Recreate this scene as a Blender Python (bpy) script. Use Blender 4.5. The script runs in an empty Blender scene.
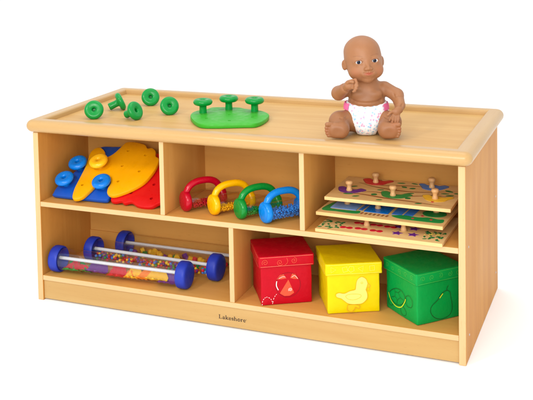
import bpy, bmesh, math, random
import numpy as np
from mathutils import Vector, Matrix
random.seed(7)
S = bpy.context.scene
COL = S.collection
R = math.radians
PI = math.pi

# ---------------------------------------------------------------- helpers
def new_mat(name):
    m = bpy.data.materials.new(name); m.use_nodes = True
    nt = m.node_tree; nt.nodes.clear()
    out = nt.nodes.new('ShaderNodeOutputMaterial')
    b = nt.nodes.new('ShaderNodeBsdfPrincipled')
    nt.links.new(b.outputs[0], out.inputs[0])
    return m, nt, b, out

def plastic(name, col, rough=.28, var=.08, bump=.0, spec=.32, coat=0., sss=0.):
    m, nt, b, out = new_mat(name)
    N, L = nt.nodes, nt.links
    tc = N.new('ShaderNodeTexCoord'); nz = N.new('ShaderNodeTexNoise')
    nz.inputs['Scale'].default_value = 35; nz.inputs['Detail'].default_value = 4
    L.new(tc.outputs['Object'], nz.inputs['Vector'])
    mx = N.new('ShaderNodeMix'); mx.data_type = 'RGBA'
    mx.inputs[6].default_value = (*[c * (1 - var) for c in col], 1)
    mx.inputs[7].default_value = (*[min(1, c * (1 + var)) for c in col], 1)
    L.new(nz.outputs['Fac'], mx.inputs[0]); L.new(mx.outputs[2], b.inputs['Base Color'])
    n3 = N.new('ShaderNodeTexNoise'); n3.inputs['Scale'].default_value = 60; n3.inputs['Detail'].default_value = 6
    L.new(tc.outputs['Object'], n3.inputs['Vector'])
    rm = N.new('ShaderNodeMapRange'); rm.inputs[1].default_value = .35; rm.inputs[2].default_value = .65
    rm.inputs[3].default_value = max(.03, rough-.06); rm.inputs[4].default_value = rough+.12
    L.new(n3.outputs['Fac'], rm.inputs[0]); L.new(rm.outputs[0], b.inputs['Roughness'])
    b.inputs['Specular IOR Level'].default_value = spec
    b.inputs['Coat Weight'].default_value = coat
    b.inputs['Coat Roughness'].default_value = .12
    if sss:
        b.inputs['Subsurface Weight'].default_value = sss
        b.inputs['Subsurface Radius'].default_value = (.01, .004, .002)
        b.inputs['Subsurface Scale'].default_value = .3
    if bump:
        n2 = N.new('ShaderNodeTexNoise'); n2.inputs['Scale'].default_value = 90; n2.inputs['Detail'].default_value = 5
        L.new(tc.outputs['Object'], n2.inputs['Vector'])
        bp = N.new('ShaderNodeBump'); bp.inputs['Strength'].default_value = bump; bp.inputs['Distance'].default_value = .003
        L.new(n2.outputs['Fac'], bp.inputs['Height']); L.new(bp.outputs[0], b.inputs['Normal'])
    return m

def wood(name, axis, light, dark, rough=.45, coat=.0, figure=1.0, spec=.16):
    m, nt, b, out = new_mat(name)
    N, L = nt.nodes, nt.links
    tc = N.new('ShaderNodeTexCoord'); oi = N.new('ShaderNodeObjectInfo')
    ad = N.new('ShaderNodeVectorMath'); ad.operation = 'ADD'
    ml = N.new('ShaderNodeVectorMath'); ml.operation = 'SCALE'
    cb = N.new('ShaderNodeCombineXYZ')
    for i in range(3): L.new(oi.outputs['Random'], cb.inputs[i])
    ml.inputs['Scale'].default_value = 7.3
    L.new(cb.outputs[0], ml.inputs[0]); L.new(tc.outputs['Object'], ad.inputs[0]); L.new(ml.outputs[0], ad.inputs[1])
    def stretched(across, along):
        mp = N.new('ShaderNodeMapping'); s = [across] * 3; s['xyz'.index(axis)] = along
        mp.inputs['Scale'].default_value = s; L.new(ad.outputs[0], mp.inputs['Vector']); return mp
    big = N.new('ShaderNodeTexNoise'); big.inputs['Scale'].default_value = 1; big.inputs['Detail'].default_value = 5
    big.inputs['Distortion'].default_value = .9
    L.new(stretched(16, 1.6).outputs[0], big.inputs['Vector'])
    fine = N.new('ShaderNodeTexNoise'); fine.inputs['Scale'].default_value = 1; fine.inputs['Detail'].default_value = 3
    L.new(stretched(230, 7).outputs[0], fine.inputs['Vector'])
    blot = N.new('ShaderNodeTexNoise'); blot.inputs['Scale'].default_value = 5; blot.inputs['Detail'].default_value = 4
    L.new(ad.outputs[0], blot.inputs['Vector'])
    r1 = N.new('ShaderNodeValToRGB'); r1.color_ramp.elements[0].position = .33; r1.color_ramp.elements[1].position = .68
    mid = [(a + c) / 2 for a, c in zip(light, dark)]
    lo = [l + (d - l) * .75 * figure for l, d in zip(light, dark)]
    r1.color_ramp.elements[0].color = (*lo, 1); r1.color_ramp.elements[1].color = (*light, 1)
    L.new(big.outputs['Fac'], r1.inputs[0])
    mx = N.new('ShaderNodeMix'); mx.data_type = 'RGBA'
    r2 = N.new('ShaderNodeMapRange'); r2.inputs[1].default_value = .42; r2.inputs[2].default_value = .30
    r2.inputs[3].default_value = 0; r2.inputs[4].default_value = .38 * figure
    L.new(fine.outputs['Fac'], r2.inputs[0]); L.new(r2.outputs[0], mx.inputs[0])
    L.new(r1.outputs[0], mx.inputs[6]); mx.inputs[7].default_value = (*dark, 1)
    mx2 = N.new('ShaderNodeMix'); mx2.data_type = 'RGBA'
    r3 = N.new('ShaderNodeMapRange'); r3.inputs[1].default_value = .55; r3.inputs[2].default_value = .75
    r3.inputs[3].default_value = 0; r3.inputs[4].default_value = .35
    L.new(blot.outputs['Fac'], r3.inputs[0]); L.new(r3.outputs[0], mx2.inputs[0])
    L.new(mx.outputs[2], mx2.inputs[6]); mx2.inputs[7].default_value = (*mid, 1)
    L.new(mx2.outputs[2], b.inputs['Base Color'])
    fk = N.new('ShaderNodeTexNoise'); fk.inputs['Scale'].default_value = 1; fk.inputs['Detail'].default_value = 2
    L.new(stretched(420, 60).outputs[0], fk.inputs['Vector'])
    r4 = N.new('ShaderNodeMapRange'); r4.inputs[1].default_value = .64; r4.inputs[2].default_value = .76; r4.inputs[3].default_value = 0; r4.inputs[4].default_value = .4
    mx3 = N.new('ShaderNodeMix'); mx3.data_type = 'RGBA'; mx3.inputs[7].default_value = (*[c*.8 for c in dark], 1)
    L.new(fk.outputs['Fac'], r4.inputs[0]); L.new(r4.outputs[0], mx3.inputs[0]); L.new(mx2.outputs[2], mx3.inputs[6]); L.new(mx3.outputs[2], b.inputs['Base Color'])
    rn = N.new('ShaderNodeMapRange'); rn.inputs[3].default_value = rough-.08; rn.inputs[4].default_value = rough+.10
    L.new(blot.outputs['Fac'], rn.inputs[0]); L.new(rn.outputs[0], b.inputs['Roughness'])
    b.inputs['Coat Weight'].default_value = coat; b.inputs['Specular IOR Level'].default_value = spec
    b.inputs['Coat Roughness'].default_value = .24
    bp = N.new('ShaderNodeBump'); bp.inputs['Strength'].default_value = .12; bp.inputs['Distance'].default_value = .0006
    L.new(fine.outputs['Fac'], bp.inputs['Height']); L.new(bp.outputs[0], b.inputs['Normal'])
    return m

def clear_mat(name, tint=(.988, .992, .992), strength=1.0):
    m, nt, b, out = new_mat(name)
    N, L = nt.nodes, nt.links
    nt.nodes.remove(b)
    t = N.new('ShaderNodeBsdfTransparent'); t.inputs[0].default_value = (*tint, 1)
    g = N.new('ShaderNodeBsdfGlossy'); g.inputs['Roughness'].default_value = .06
    lw = N.new('ShaderNodeLayerWeight'); lw.inputs['Blend'].default_value = .35
    nz = N.new('ShaderNodeTexNoise'); nz.inputs['Scale'].default_value = 30
    tc = N.new('ShaderNodeTexCoord'); L.new(tc.outputs['Object'], nz.inputs[0])
    mr = N.new('ShaderNodeMapRange'); mr.inputs[3].default_value = .03; mr.inputs[4].default_value = .09
    L.new(nz.outputs['Fac'], mr.inputs[0]); L.new(mr.outputs[0], g.inputs['Roughness'])
    p = N.new('ShaderNodeMath'); p.operation = 'POWER'; p.inputs[1].default_value = 3.0
    a = N.new('ShaderNodeMath'); a.operation = 'MULTIPLY_ADD'; a.inputs[1].default_value = .5 * strength; a.inputs[2].default_value = .05 * strength
    L.new(lw.outputs['Facing'], p.inputs[0]); L.new(p.outputs[0], a.inputs[0])
    mx = N.new('ShaderNodeMixShader'); L.new(a.outputs[0], mx.inputs[0]); L.new(t.outputs[0], mx.inputs[1]); L.new(g.outputs[0], mx.inputs[2])
    L.new(mx.outputs[0], out.inputs[0])
    return m

def obj(name, bm, mats=None, parent=None, loc=(0, 0, 0), rot=None, smooth=False, label=None, cat=None, group=None, kind=None):
    me = bpy.data.meshes.new(name)
    if isinstance(bm, bmesh.types.BMesh):
        bm.normal_update(); bm.to_mesh(me); bm.free()
    else:
        me.from_pydata(bm[0], [], bm[1])
    if mats:
        for m in (mats if isinstance(mats, (list, tuple)) else [mats]): me.materials.append(m)
    if smooth is True:
        me.shade_smooth()
    elif smooth:
        me.shade_smooth(); me.set_sharp_from_angle(angle=R(smooth))
    o = bpy.data.objects.new(name, me); COL.objects.link(o)
    o.parent = parent; o.location = loc
    if rot is not None:
        if isinstance(rot, Matrix): o.rotation_euler = rot.to_euler()
        else: o.rotation_euler = rot
    tag(o, label, cat, group, kind)
    return o

def tag(o, label=None, cat=None, group=None, kind=None):
    if label: o['label'] = label
    if cat: o['category'] = cat
    if group: o['group'] = group
    if kind: o['kind'] = kind
    return o

def empty(name, loc, label, cat, group=None, rot=None):
    o = bpy.data.objects.new(name, None); COL.objects.link(o)
    o.empty_display_size = .02; o.location = loc
    if rot is not None: o.rotation_euler = rot.to_euler() if isinstance(rot, Matrix) else rot
    return tag(o, label, cat, group)

def absorb(target, objs):
    """printed or painted pattern becomes faces of the part it is printed on"""
    bm = bmesh.new(); bm.from_mesh(target.data)
    for o in objs:
        base = len(target.data.materials)
        for m in o.data.materials: target.data.materials.append(m)
        n0 = len(bm.faces); bm.from_mesh(o.data); bm.faces.ensure_lookup_table()
        for f in bm.faces[n0:]: f.material_index += base; f.smooth = False
        me = o.data; bpy.data.objects.remove(o); bpy.data.meshes.remove(me)
    bm.to_mesh(target.data); bm.free()

def copy_tree(o, parent=None):
    c = o.copy(); COL.objects.link(c); c.parent = parent
    for ch in list(o.children): copy_tree(ch, c)
    return c

def box_bm(x0, x1, y0, y1, z0, z1, bev=.0012, seg=2, edge_front=False, front_mat=1):
    bm = bmesh.new()
    bmesh.ops.create_cube(bm, size=1, matrix=Matrix.Translation(((x0+x1)/2, (y0+y1)/2, (z0+z1)/2)) @ Matrix.Diagonal((x1-x0, y1-y0, z1-z0, 1)))
    if bev: bmesh.ops.bevel(bm, geom=bm.edges[:], offset=bev, segments=seg, affect='EDGES', profile=.5)
    if edge_front:
        bm.normal_update()
        for f in bm.faces:
            if f.normal.y < -.5: f.material_index = front_mat
    return bm

def lathe_bm(profile, n=40, bm=None, mat=0):
    """profile [(r,z)...] revolved about z"""
    bm = bm or bmesh.new(); rings = []
    for r, z in profile:
        if r < 1e-6: rings.append([bm.verts.new((0, 0, z))])
        else: rings.append([bm.verts.new((r*math.cos(2*PI*i/n), r*math.sin(2*PI*i/n), z)) for i in range(n)])
    for a, b in zip(rings, rings[1:]):
        for i in range(n):
            j = (i+1) % n
            if len(a) == 1 and len(b) == 1: continue
            if len(a) == 1: f = bm.faces.new((a[0], b[j], b[i]))
            elif len(b) == 1: f = bm.faces.new((a[i], a[j], b[0]))
            else: f = bm.faces.new((a[i], a[j], b[j], b[i]))
            f.material_index = mat
    bmesh.ops.recalc_face_normals(bm, faces=bm.faces[:])
    return bm

def tube_bm(pts, rad, n=14, bm=None, closed=False, scale2=None):
    """sweep a circle along pts; rad number or list; scale2: list of flattening factors for the second axis"""
    bm = bm or bmesh.new(); P = [Vector(p) for p in pts]; m = len(P)
    rads = rad if isinstance(rad, (list, tuple)) else [rad]*m
    rings = []; up = None
    for i in range(m):
        t = (P[min(i+1, m-1)] - P[max(i-1, 0)]).normalized()
        if up is None:
            up = Vector((0, 0, 1)) if abs(t.z) < .9 else Vector((1, 0, 0))
            if abs(t.z) >= .9: up = Vector((1, 0, 0))
        s = t.cross(up).normalized(); up = s.cross(t).normalized()
        k = scale2[i] if scale2 else 1
        rings.append([bm.verts.new(P[i] + (s*math.cos(2*PI*j/n)*k + up*math.sin(2*PI*j/n))*rads[i]) for j in range(n)])
    for a, b in zip(rings, rings[1:]):
        for j in range(n): bm.faces.new((a[j], a[(j+1) % n], b[(j+1) % n], b[j]))
    for rg in (rings[0], rings[-1]):
        try: bm.faces.new(rg)
        except ValueError: pass
    bmesh.ops.recalc_face_normals(bm, faces=bm.faces[:])
    return bm

def catmull(pts, k=5, closed=True):
    out = []; n = len(pts)
    rng = range(n) if closed else range(n-1)
    for i in rng:
        g = (lambda j: pts[j % n]) if closed else (lambda j: pts[max(0, min(n-1, j))])
        p0, p1, p2, p3 = g(i-1), g(i), g(i+1), g(i+2)
        for s in range(k):
            t = s/k
            out.append(tuple(.5*((2*b)+(-a+c)*t+(2*a-5*b+4*c-d)*t*t+(-a+3*b-3*c+d)*t**3) for a, b, c, d in zip(p0, p1, p2, p3)))
    if not closed: out.append(tuple(pts[-1]))
    return out

def area2(p): return sum(p[i][0]*p[(i+1) % len(p)][1]-p[(i+1) % len(p)][0]*p[i][1] for i in range(len(p)))/2

def inset(p, d):
    n = len(p); o = []
    for i in range(n):
        a, b = Vector(p[i-1][:2]), Vector(p[(i+1) % n][:2]); t = (b-a)
        if t.length < 1e-9: o.append(p[i]); continue
        t.normalize(); nrm = Vector((-t.y, t.x)); o.append((p[i][0]+nrm.x*d, p[i][1]+nrm.y*d))
    return o

def board_bm(outline, th, r=.003, holes=(), hr=.0045, fn=None):
    """rounded slab z 0..th from a closed outline, with real through-holes"""
    if area2(outline) < 0: outline = outline[::-1]
    bm = bmesh.new()
    steps = [(r, 0), (r*.3, r*.3), (0, r), (0, th-r), (r*.3, th-r*.3), (r, th)]
    rings = []
    for d, z in steps: rings.append([bm.verts.new((x, y, z)) for x, y in inset(outline, d)])
    n = len(outline)
    for a, b in zip(rings, rings[1:]):
        for i in range(n): bm.faces.new((a[i], a[(i+1) % n], b[(i+1) % n], b[i]))
    hrs = []
    for hx, hy in holes:
        hrs.append([[bm.verts.new((hx+hr*math.cos(2*PI*i/20), hy+hr*math.sin(2*PI*i/20), z)) for i in range(20)] for z in (0, th)])
    for a, b in hrs:
        for i in range(20): bm.faces.new((a[(i+1) % 20], a[i], b[i], b[(i+1) % 20]))
    bm.edges.ensure_lookup_table()
    for k in (0, 1):
        es = []
        lp = rings[0] if k == 0 else rings[-1]
        loops = [lp]+[h[k] for h in hrs]
        for l in loops:
            for i in range(len(l)):
                e = bm.edges.get((l[i], l[(i+1) % len(l)]))
                if e: es.append(e)
        bmesh.ops.triangle_fill(bm, edges=es, use_beauty=True, use_dissolve=False)
    bmesh.ops.recalc_face_normals(bm, faces=bm.faces[:])
    return bm

def poly_bm(outline, h=.0004, bm=None, z=0, mat=0, fn=None):
    """thin raised flat shape, fn maps (u,v,w)->3D"""
    bm = bm or bmesh.new(); fn = fn or (lambda u, v, w: (u, v, w))
    top = [bm.verts.new(fn(x, y, z+h)) for x, y in outline]; bot = [bm.verts.new(fn(x, y, z-.0002)) for x, y in outline]
    n = len(top); es = []
    for i in range(n):
        f = bm.faces.new((bot[i], bot[(i+1) % n], top[(i+1) % n], top[i])); f.material_index = mat
        es.append(bm.edges.get((top[i], top[(i+1) % n])))
    r = bmesh.ops.triangle_fill(bm, edges=es, use_beauty=True)
    for g in r['geom']:
        if isinstance(g, bmesh.types.BMFace): g.material_index = mat
    return bm

RIB = [0]
def ribbon(bm, pts, w, h=.0003, closed=False, mat=0, fn=None, taper=False):
    fn = fn or (lambda u, v, q: (u, v, q)); RIB[0] = (RIB[0]+1) % 9; h = h+RIB[0]*.00002
    n = len(pts); L, Rr = [], []
    for i in range(n):
        a = Vector(pts[(i-1) % n if closed else max(i-1, 0)]); b = Vector(pts[(i+1) % n if closed else min(i+1, n-1)])
        t = (b-a); t = t.normalized() if t.length > 1e-9 else Vector((1, 0)); nx, ny = -t.y, t.x
        ww = w/2*(math.sin(PI*(i+.6)/(n+.2)) if taper else 1)
        L.append(bm.verts.new(fn(pts[i][0]+nx*ww, pts[i][1]+ny*ww, h))); Rr.append(bm.verts.new(fn(pts[i][0]-nx*ww, pts[i][1]-ny*ww, h)))
    for i in range(n if closed else n-1):
        j = (i+1) % n; f = bm.faces.new((Rr[i], Rr[j], L[j], L[i])); f.material_index = mat
    return bm

def spiral(cx, cy, r, turns=1.7, a0=0, n=40, sgn=1):
    return [(cx+r*(.12+.88*i/n)*math.cos(a0+sgn*turns*2*PI*i/n), cy+r*(.12+.88*i/n)*math.sin(a0+sgn*turns*2*PI*i/n)) for i in range(n+1)]

def circ(cx, cy, rx, ry=None, n=28, a=0):
    ry = ry or rx; ca, sa = math.cos(a), math.sin(a)
    return [(cx+rx*math.cos(2*PI*i/n)*ca-ry*math.sin(2*PI*i/n)*sa, cy+rx*math.cos(2*PI*i/n)*sa+ry*math.sin(2*PI*i/n)*ca) for i in range(n)]

def leaf(cx, cy, l, w, a=0, n=18):
    o = []
    for i in range(n):
        t = 2*PI*i/n; x = math.cos(t)*l/2; y = math.sin(t)*w/2*(1-abs(math.cos(t))**3*.5)
        o.append((cx+x*math.cos(a)-y*math.sin(a), cy+x*math.sin(a)+y*math.cos(a)))
    return o

# ---------------------------------------------------------------- materials
WL, WD = (.59, .372, .142), (.49, .268, .085)
M = {}
M['wood_x'] = wood('maple_grain_along_x', 'x', WL, WD)
M['wood_y'] = wood('maple_grain_along_y', 'y', WL, WD)
M['wood_z'] = wood('maple_grain_upright', 'z', (.575, .270, .058), (.48, .200, .038), figure=1.0, spec=.1)
M['kick'] = wood('maple_kick_board', 'x', (.50, .325, .130), (.43, .25, .085), figure=1.0)
M['inner'] = wood('maple_inner_panel', 'x', (.63, .325, .085), (.55, .26, .058), figure=.9, rough=.5, spec=.08)
M['inner_z'] = wood('maple_inner_panel_upright', 'z', (.63, .325, .085), (.55, .26, .058), figure=.9, rough=.5, spec=.08)
M['edge'] = wood('pale_edge_banding', 'x', (.60, .410, .205), (.54, .33, .14), figure=.7, coat=.15, rough=.4)
M['edge_z'] = wood('pale_edge_banding_upright', 'z', (.60, .410, .205), (.54, .33, .14), figure=.7, coat=.15, rough=.4)
M['rim_x'] = wood('solid_maple_rim_along_x', 'x', (.49, .305, .120), (.43, .240, .082), rough=.4, coat=.45, figure=.7)
M['rim_y'] = wood('solid_maple_rim_along_y', 'y', (.49, .305, .120), (.43, .240, .082), rough=.4, coat=.45, figure=.7)
M['ply'] = wood('birch_puzzle_face', 'x', (.74, .50, .22), (.60, .35, .12), figure=.8, rough=.5, coat=.1)
M['knob'] = wood('beech_knob', 'z', (.68, .41, .19), (.55, .30, .11), figure=.7, rough=.35, coat=.3)
M['green'] = plastic('green_plastic', (.0, .24, .035), .25)
M['green_pale'] = plastic('green_board_plastic', (.035, .36, .018), .42, bump=.05)
M['blue'] = plastic('blue_board_plastic', (.006, .075, .42), .35)
M['sky'] = plastic('bright_blue_plastic', (.0, .17, .62), .22)
M['yellow'] = plastic('yellow_board_plastic', (.80, .36, .0), .32)
M['yellow_peg'] = plastic('yellow_peg_plastic', (.88, .47, .01), .22)
M['red'] = plastic('red_board_plastic', (.58, .004, .006), .33)
M['crimson'] = plastic('crimson_plastic', (.42, .0, .014), .2)
M['handle_yellow'] = plastic('yellow_handle_plastic', (.82, .40, .0), .2)
M['handle_green'] = plastic('green_handle_plastic', (.0, .21, .025), .2)
M['handle_blue'] = plastic('blue_handle_plastic', (.0, .19, .62), .2)
M['cap'] = plastic('royal_blue_cap', (.010, .030, .33), .45, bump=.12)
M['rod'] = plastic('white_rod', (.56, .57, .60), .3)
M['clear'] = clear_mat('clear_acrylic', strength=1.25)
M['clear_barrel'] = clear_mat('clear_barrel_plastic', strength=1.7)
M['vinyl_red'] = plastic('red_vinyl', (.44, .0, .010), .42, bump=.22, spec=.16)
M['vinyl_yellow'] = plastic('yellow_vinyl', (.68, .52, .0), .42, bump=.22, spec=.16)
M['vinyl_gold'] = plastic('golden_yellow_vinyl', (.78, .46, .0), .4, bump=.06)
M['vinyl_green'] = plastic('green_vinyl', (.0, .27, .045), .42, bump=.22, spec=.16)
M['print_orange'] = plastic('orange_print', (.66, .075, .03), .5)
M['print_orange_pale'] = plastic('pale_orange_stitch', (.85, .28, .16), .5)
M['print_white'] = plastic('white_print', (.85, .78, .75), .5)
M['print_brown'] = plastic('ochre_print', (.68, .34, .01), .5)
M['print_cream'] = plastic('pale_yellow_print', (.84, .72, .14), .5)
M['print_darkgreen'] = plastic('dark_green_print', (.002, .075, .012), .5)
M['print_lightgreen'] = plastic('light_green_print', (.07, .42, .06), .5)
M['print_lime'] = plastic('lime_print', (.62, .72, .02), .5)
M['ink'] = plastic('dark_ink', (.03, .015, .012), .5)
M['p_purple'] = plastic('purple_paint', (.13, .02, .25), .45)
M['p_red'] = plastic('red_paint', (.58, .01, .03), .45)
M['p_green'] = plastic('green_paint', (.01, .25, .05), .45)
M['p_dgreen'] = plastic('leaf_green_paint', (.01, .17, .04), .5)
M['p_blue'] = plastic('blue_paint', (.04, .19, .60), .45)
M['p_pale'] = plastic('pale_blue_paint', (.20, .36, .72), .45)
M['p_yellow'] = plastic('yellow_paint', (.85, .50, .03), .45)
M['p_brown'] = plastic('brown_paint', (.30, .10, .03), .5)
M['p_orange'] = plastic('orange_paint', (.85, .22, .01), .5)
M['metal'] = plastic('grey_screw', (.45, .46, .48), .35)
M['dark'] = plastic('dark_gap', (.10, .05, .02), .8)

# ---------------------------------------------------------------- setting
gm, nt, b, out = new_mat('white_studio_floor')
nz = nt.nodes.new('ShaderNodeTexNoise'); nz.inputs['Scale'].default_value = 3
cr = nt.nodes.new('ShaderNodeValToRGB'); cr.color_ramp.elements[0].color = (.95, .95, .95, 1); cr.color_ramp.elements[1].color = (.965, .965, .965, 1)
nt.links.new(nz.outputs['Fac'], cr.inputs[0]); nt.links.new(cr.outputs[0], b.inputs['Base Color'])
b.inputs['Roughness'].default_value = .9; b.inputs['Specular IOR Level'].default_value = .1
g = bmesh.new(); bmesh.ops.create_grid(g, x_segments=8, y_segments=8, size=60)
obj('ground', g, gm, kind='structure')

# ---------------------------------------------------------------- cabinet
W, D, H, T = 1.22, .526, .487, .0175
ZB, ZS, TS, TD = .0732, .288, .014, .0133
DX = (.402, .801, .602); YB = .267
cab = empty('storage_cabinet', (0, 0, 0), 'maple toddler storage cabinet with rimmed tray top and five open cubbies', 'cabinet')
for x0 in (0, W-T):
    obj('side_panel', box_bm(x0, x0+T, 0, D, 0, H+.001, .0018, 2, True), [M['wood_z'], M['edge_z']], cab)
obj('bottom_shelf', box_bm(T, W-T, .001, D-.002, ZB-TS, ZB, .0012, 2, True), [M['inner'], M['edge']], cab)
obj('shelf', box_bm(T, W-T, .001, YB, ZS-TS, ZS, .0012, 2, True), [M['inner'], M['edge']], cab)
for i, x in enumerate(DX):
    z0, z1 = (ZS, .4888) if i < 2 else (ZB, ZS-TS)
    obj('divider', box_bm(x, x+TD, .002, YB, z0, z1, .0008, 1, True), [M['inner_z'], M['edge_z']], cab)
obj('back_panel', box_bm(T, W-T, YB, YB+.008, ZB, .4888, 0), M['inner'], cab)
for x0, x1 in ((T, DX[2]), (DX[2]+TD, W-T)):
    obj('back_rail', box_bm(x0, x1, YB-.005, YB, ZB, .126, .0012), M['inner'], cab)
kick = obj('kick_board', box_bm(T, W-T, .006, .022, .004, ZB-TS, .0008, 1), M['kick'], cab)
obj('tray_board', box_bm(0, W, 0, D, .4888, .5095, 0), M['wood_x'], cab)
for y, z in ((.040, .281), (.046, .060), (.488, .281), (.488, .060)):
    obj('screw_cap', lathe_bm([(0, .0009), (.0022, .0009), (.003, .0004), (.003, -.0005)], 20), M['metal'], cab, (W, y, z), (0, R(90), 0), smooth=30)

def rim_bm():
    prof = [(-.0245, .5090), (-.0245, .5195), (-.0235, .5222), (-.0212, .5238), (-.018, .5244), (-.004, .5244)]
    for i in range(0, 15):                                    # big bullnose outside
        a = PI/2 - PI*i/14
        prof.append((.0005+.0175*math.cos(a), .5070+.0174*math.sin(a)))
    prof += [(-.001, .4896), (-.001, .5090)]
    nseg = 9; bm = bmesh.new(); rings = []
    for o, z in prof:
        r = max(.022+(o-.018)*.9, .0006) if o > -.005 else .0006
        pts = []
        for cx, cy, a0 in ((W+o-r, D+o-r, 0), (-o+r, D+o-r, 90), (-o+r, -o+r, 180), (W+o-r, -o+r, 270)):
            for k in range(nseg+1):
                a = R(a0+90*k/nseg); pts.append((cx+r*math.cos(a), cy+r*math.sin(a), z))
        rings.append([bm.verts.new(p) for p in pts])
    n = len(rings[0])
    for a, b_ in zip(rings, rings[1:]+rings[:1]):
        for i in range(n):
            j = (i+1) % n
            f = bm.faces.new((a[i], a[j], b_[j], b_[i]))
            c, k = divmod(i, nseg+1)
            # quadrant split at 45 degrees; straight runs follow the corner
            if k == nseg: mi = 0 if c in (0, 2) else 1
            else:
                half = k < nseg/2
                mi = {0: (1, 0), 1: (0, 1), 2: (1, 0), 3: (0, 1)}[c][0 if half else 1]
            f.material_index = mi
    bmesh.ops.recalc_face_normals(bm, faces=bm.faces[:])
    return bm
obj('tray_rim', rim_bm(), [M['rim_x'], M['rim_y']], cab, smooth=42)

# printed name on the kick board, drawn stroke by stroke in a serif face
def arc(cx, cy, rx, ry, a0, a1, n=14): return [(cx+rx*math.cos(R(a0+(a1-a0)*i/n)), cy+ry*math.sin(R(a0+(a1-a0)*i/n))) for i in range(n+1)]
TK, TN = .15, .065
GL = {
 'L': (.72, [([(.17, 0), (.17, 1)], TK), ([(.0, .03), (.62, .03)], TN), ([(.6, .0), (.6, .27)], TN), ([(.0, .97), (.34, .97)], TN)]),
 'a': (.60, [([(.40, .0), (.40, .42)], TK), (arc(.26, .43, .17, .19, 0, 150), TN*1.3), (arc(.22, .17, .17, .15, 0, 360), TN*1.5), ([(.38, .03), (.54, .03)], TN)]),
 'k': (.66, [([(.14, 0), (.14, 1)], TK), ([(.0, .97), (.14, .97)], TN), ([(.0, .03), (.28, .03)], TN), ([(.2, .28), (.52, .6)], TN), ([(.26, .33), (.54, .02)], TK*.9), ([(.4, .03), (.66, .03)], TN), ([(.38, .6), (.62, .6)], TN)]),
 'e': (.56, [(arc(.27, .31, .21, .28, -5, 180), TN*1.3), (arc(.27, .31, .20, .28, 180, 320), TK*.85), ([(.08, .34), (.47, .34)], TN)]),
 's': (.48, [(arc(.22, .45, .14, .15, 30, 250), TN*1.5), (arc(.24, .16, .15, .14, 80, -150), TN*1.5), ([(.14, .40), (.36, .22)], TK*.9), ([(.05, .0), (.05, .2)], TN), ([(.39, .42), (.39, .6)], TN)]),
 'h': (.70, [([(.14, 0), (.14, 1)], TK), ([(.0, .97), (.14, .97)], TN), ([(.0, .03), (.28, .03)], TN), (arc(.34, .38, .18, .2, 150, 0), TN*1.4), ([(.52, .4), (.52, 0)], TK), ([(.4, .03), (.68, .03)], TN)]),
 'o': (.60, [(arc(.28, .31, .21, .28, 60, 300), TK*.9), (arc(.28, .31, .21, .28, -60, 60), TK*.7)]),
 'r': (.50, [([(.14, 0), (.14, .6)], TK), ([(.0, .58), (.14, .58)], TN), ([(.0, .03), (.3, .03)], TN), (arc(.34, .38, .17, .2, 150, 50), TN*1.8)]),
}
lb = bmesh.new(); cx = 0; sc = .0108
lf = lambda u, v, w: (.5668+u, .0058-w, .0232+v)
for ch in 'Lakeshore':
    adv, strokes = GL[ch]
    for pts, w in strokes:
        ribbon(lb, [((cx+px)*sc*1.30, py*sc) for px, py in pts], w*sc*1.25, h=.0002, fn=lf)
    cx += adv*1.04
ribbon(lb, [((cx+.06)*sc*1.3+.0009*math.cos(a*PI/6), .0068+.0009*math.sin(a*PI/6)) for a in range(12)], .0004, h=.0002, fn=lf, closed=True)
bmesh.ops.recalc_face_normals(lb, faces=lb.faces[:])
obj('name_print', lb, M['ink'], kick)

# ---------------------------------------------------------------- pegs and peg boards
def peg_bm():
    K = 1.17
    pr = [(0, 0), (.0075, 0), (.0093, .0015), (.0095, .004), (.0088, .020), (.0092, .0255), (.012, .0278)]
    for i in range(0, 15):
        a = -PI/2+.25 + (PI*1.02)*i/14
        pr.append((.0155+.0085*math.cos(a), .0355+.0082*math.sin(a)))
    pr += [(.0105, .0432), (.0065, .0418), (.0048, .0400), (.0042, .0370), (.0040, .0290), (0, .0285)]
    return lathe_bm([(a*K, b*K if b < .02 else b*1.08) for a, b in pr], 40)
PEG = peg_bm(); PEGME = bpy.data.meshes.new('peg_mesh'); PEG.to_mesh(PEGME); PEG.free(); PEGME.shade_smooth(); PEGME.set_sharp_from_angle(angle=R(50))
PEGCACHE = {}
def peg(mat, loc, axis, label, group):
    if mat not in PEGCACHE:
        me = PEGME.copy(); me.name = 'peg'; me.materials.append(M[mat]); PEGCACHE[mat] = me
    o = bpy.data.objects.new('peg', PEGCACHE[mat]); COL.objects.link(o)
    o.location = loc; o.rotation_euler = Vector(axis).to_track_quat('Z', 'Y').to_euler()
    return tag(o, label, 'peg', group)

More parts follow.
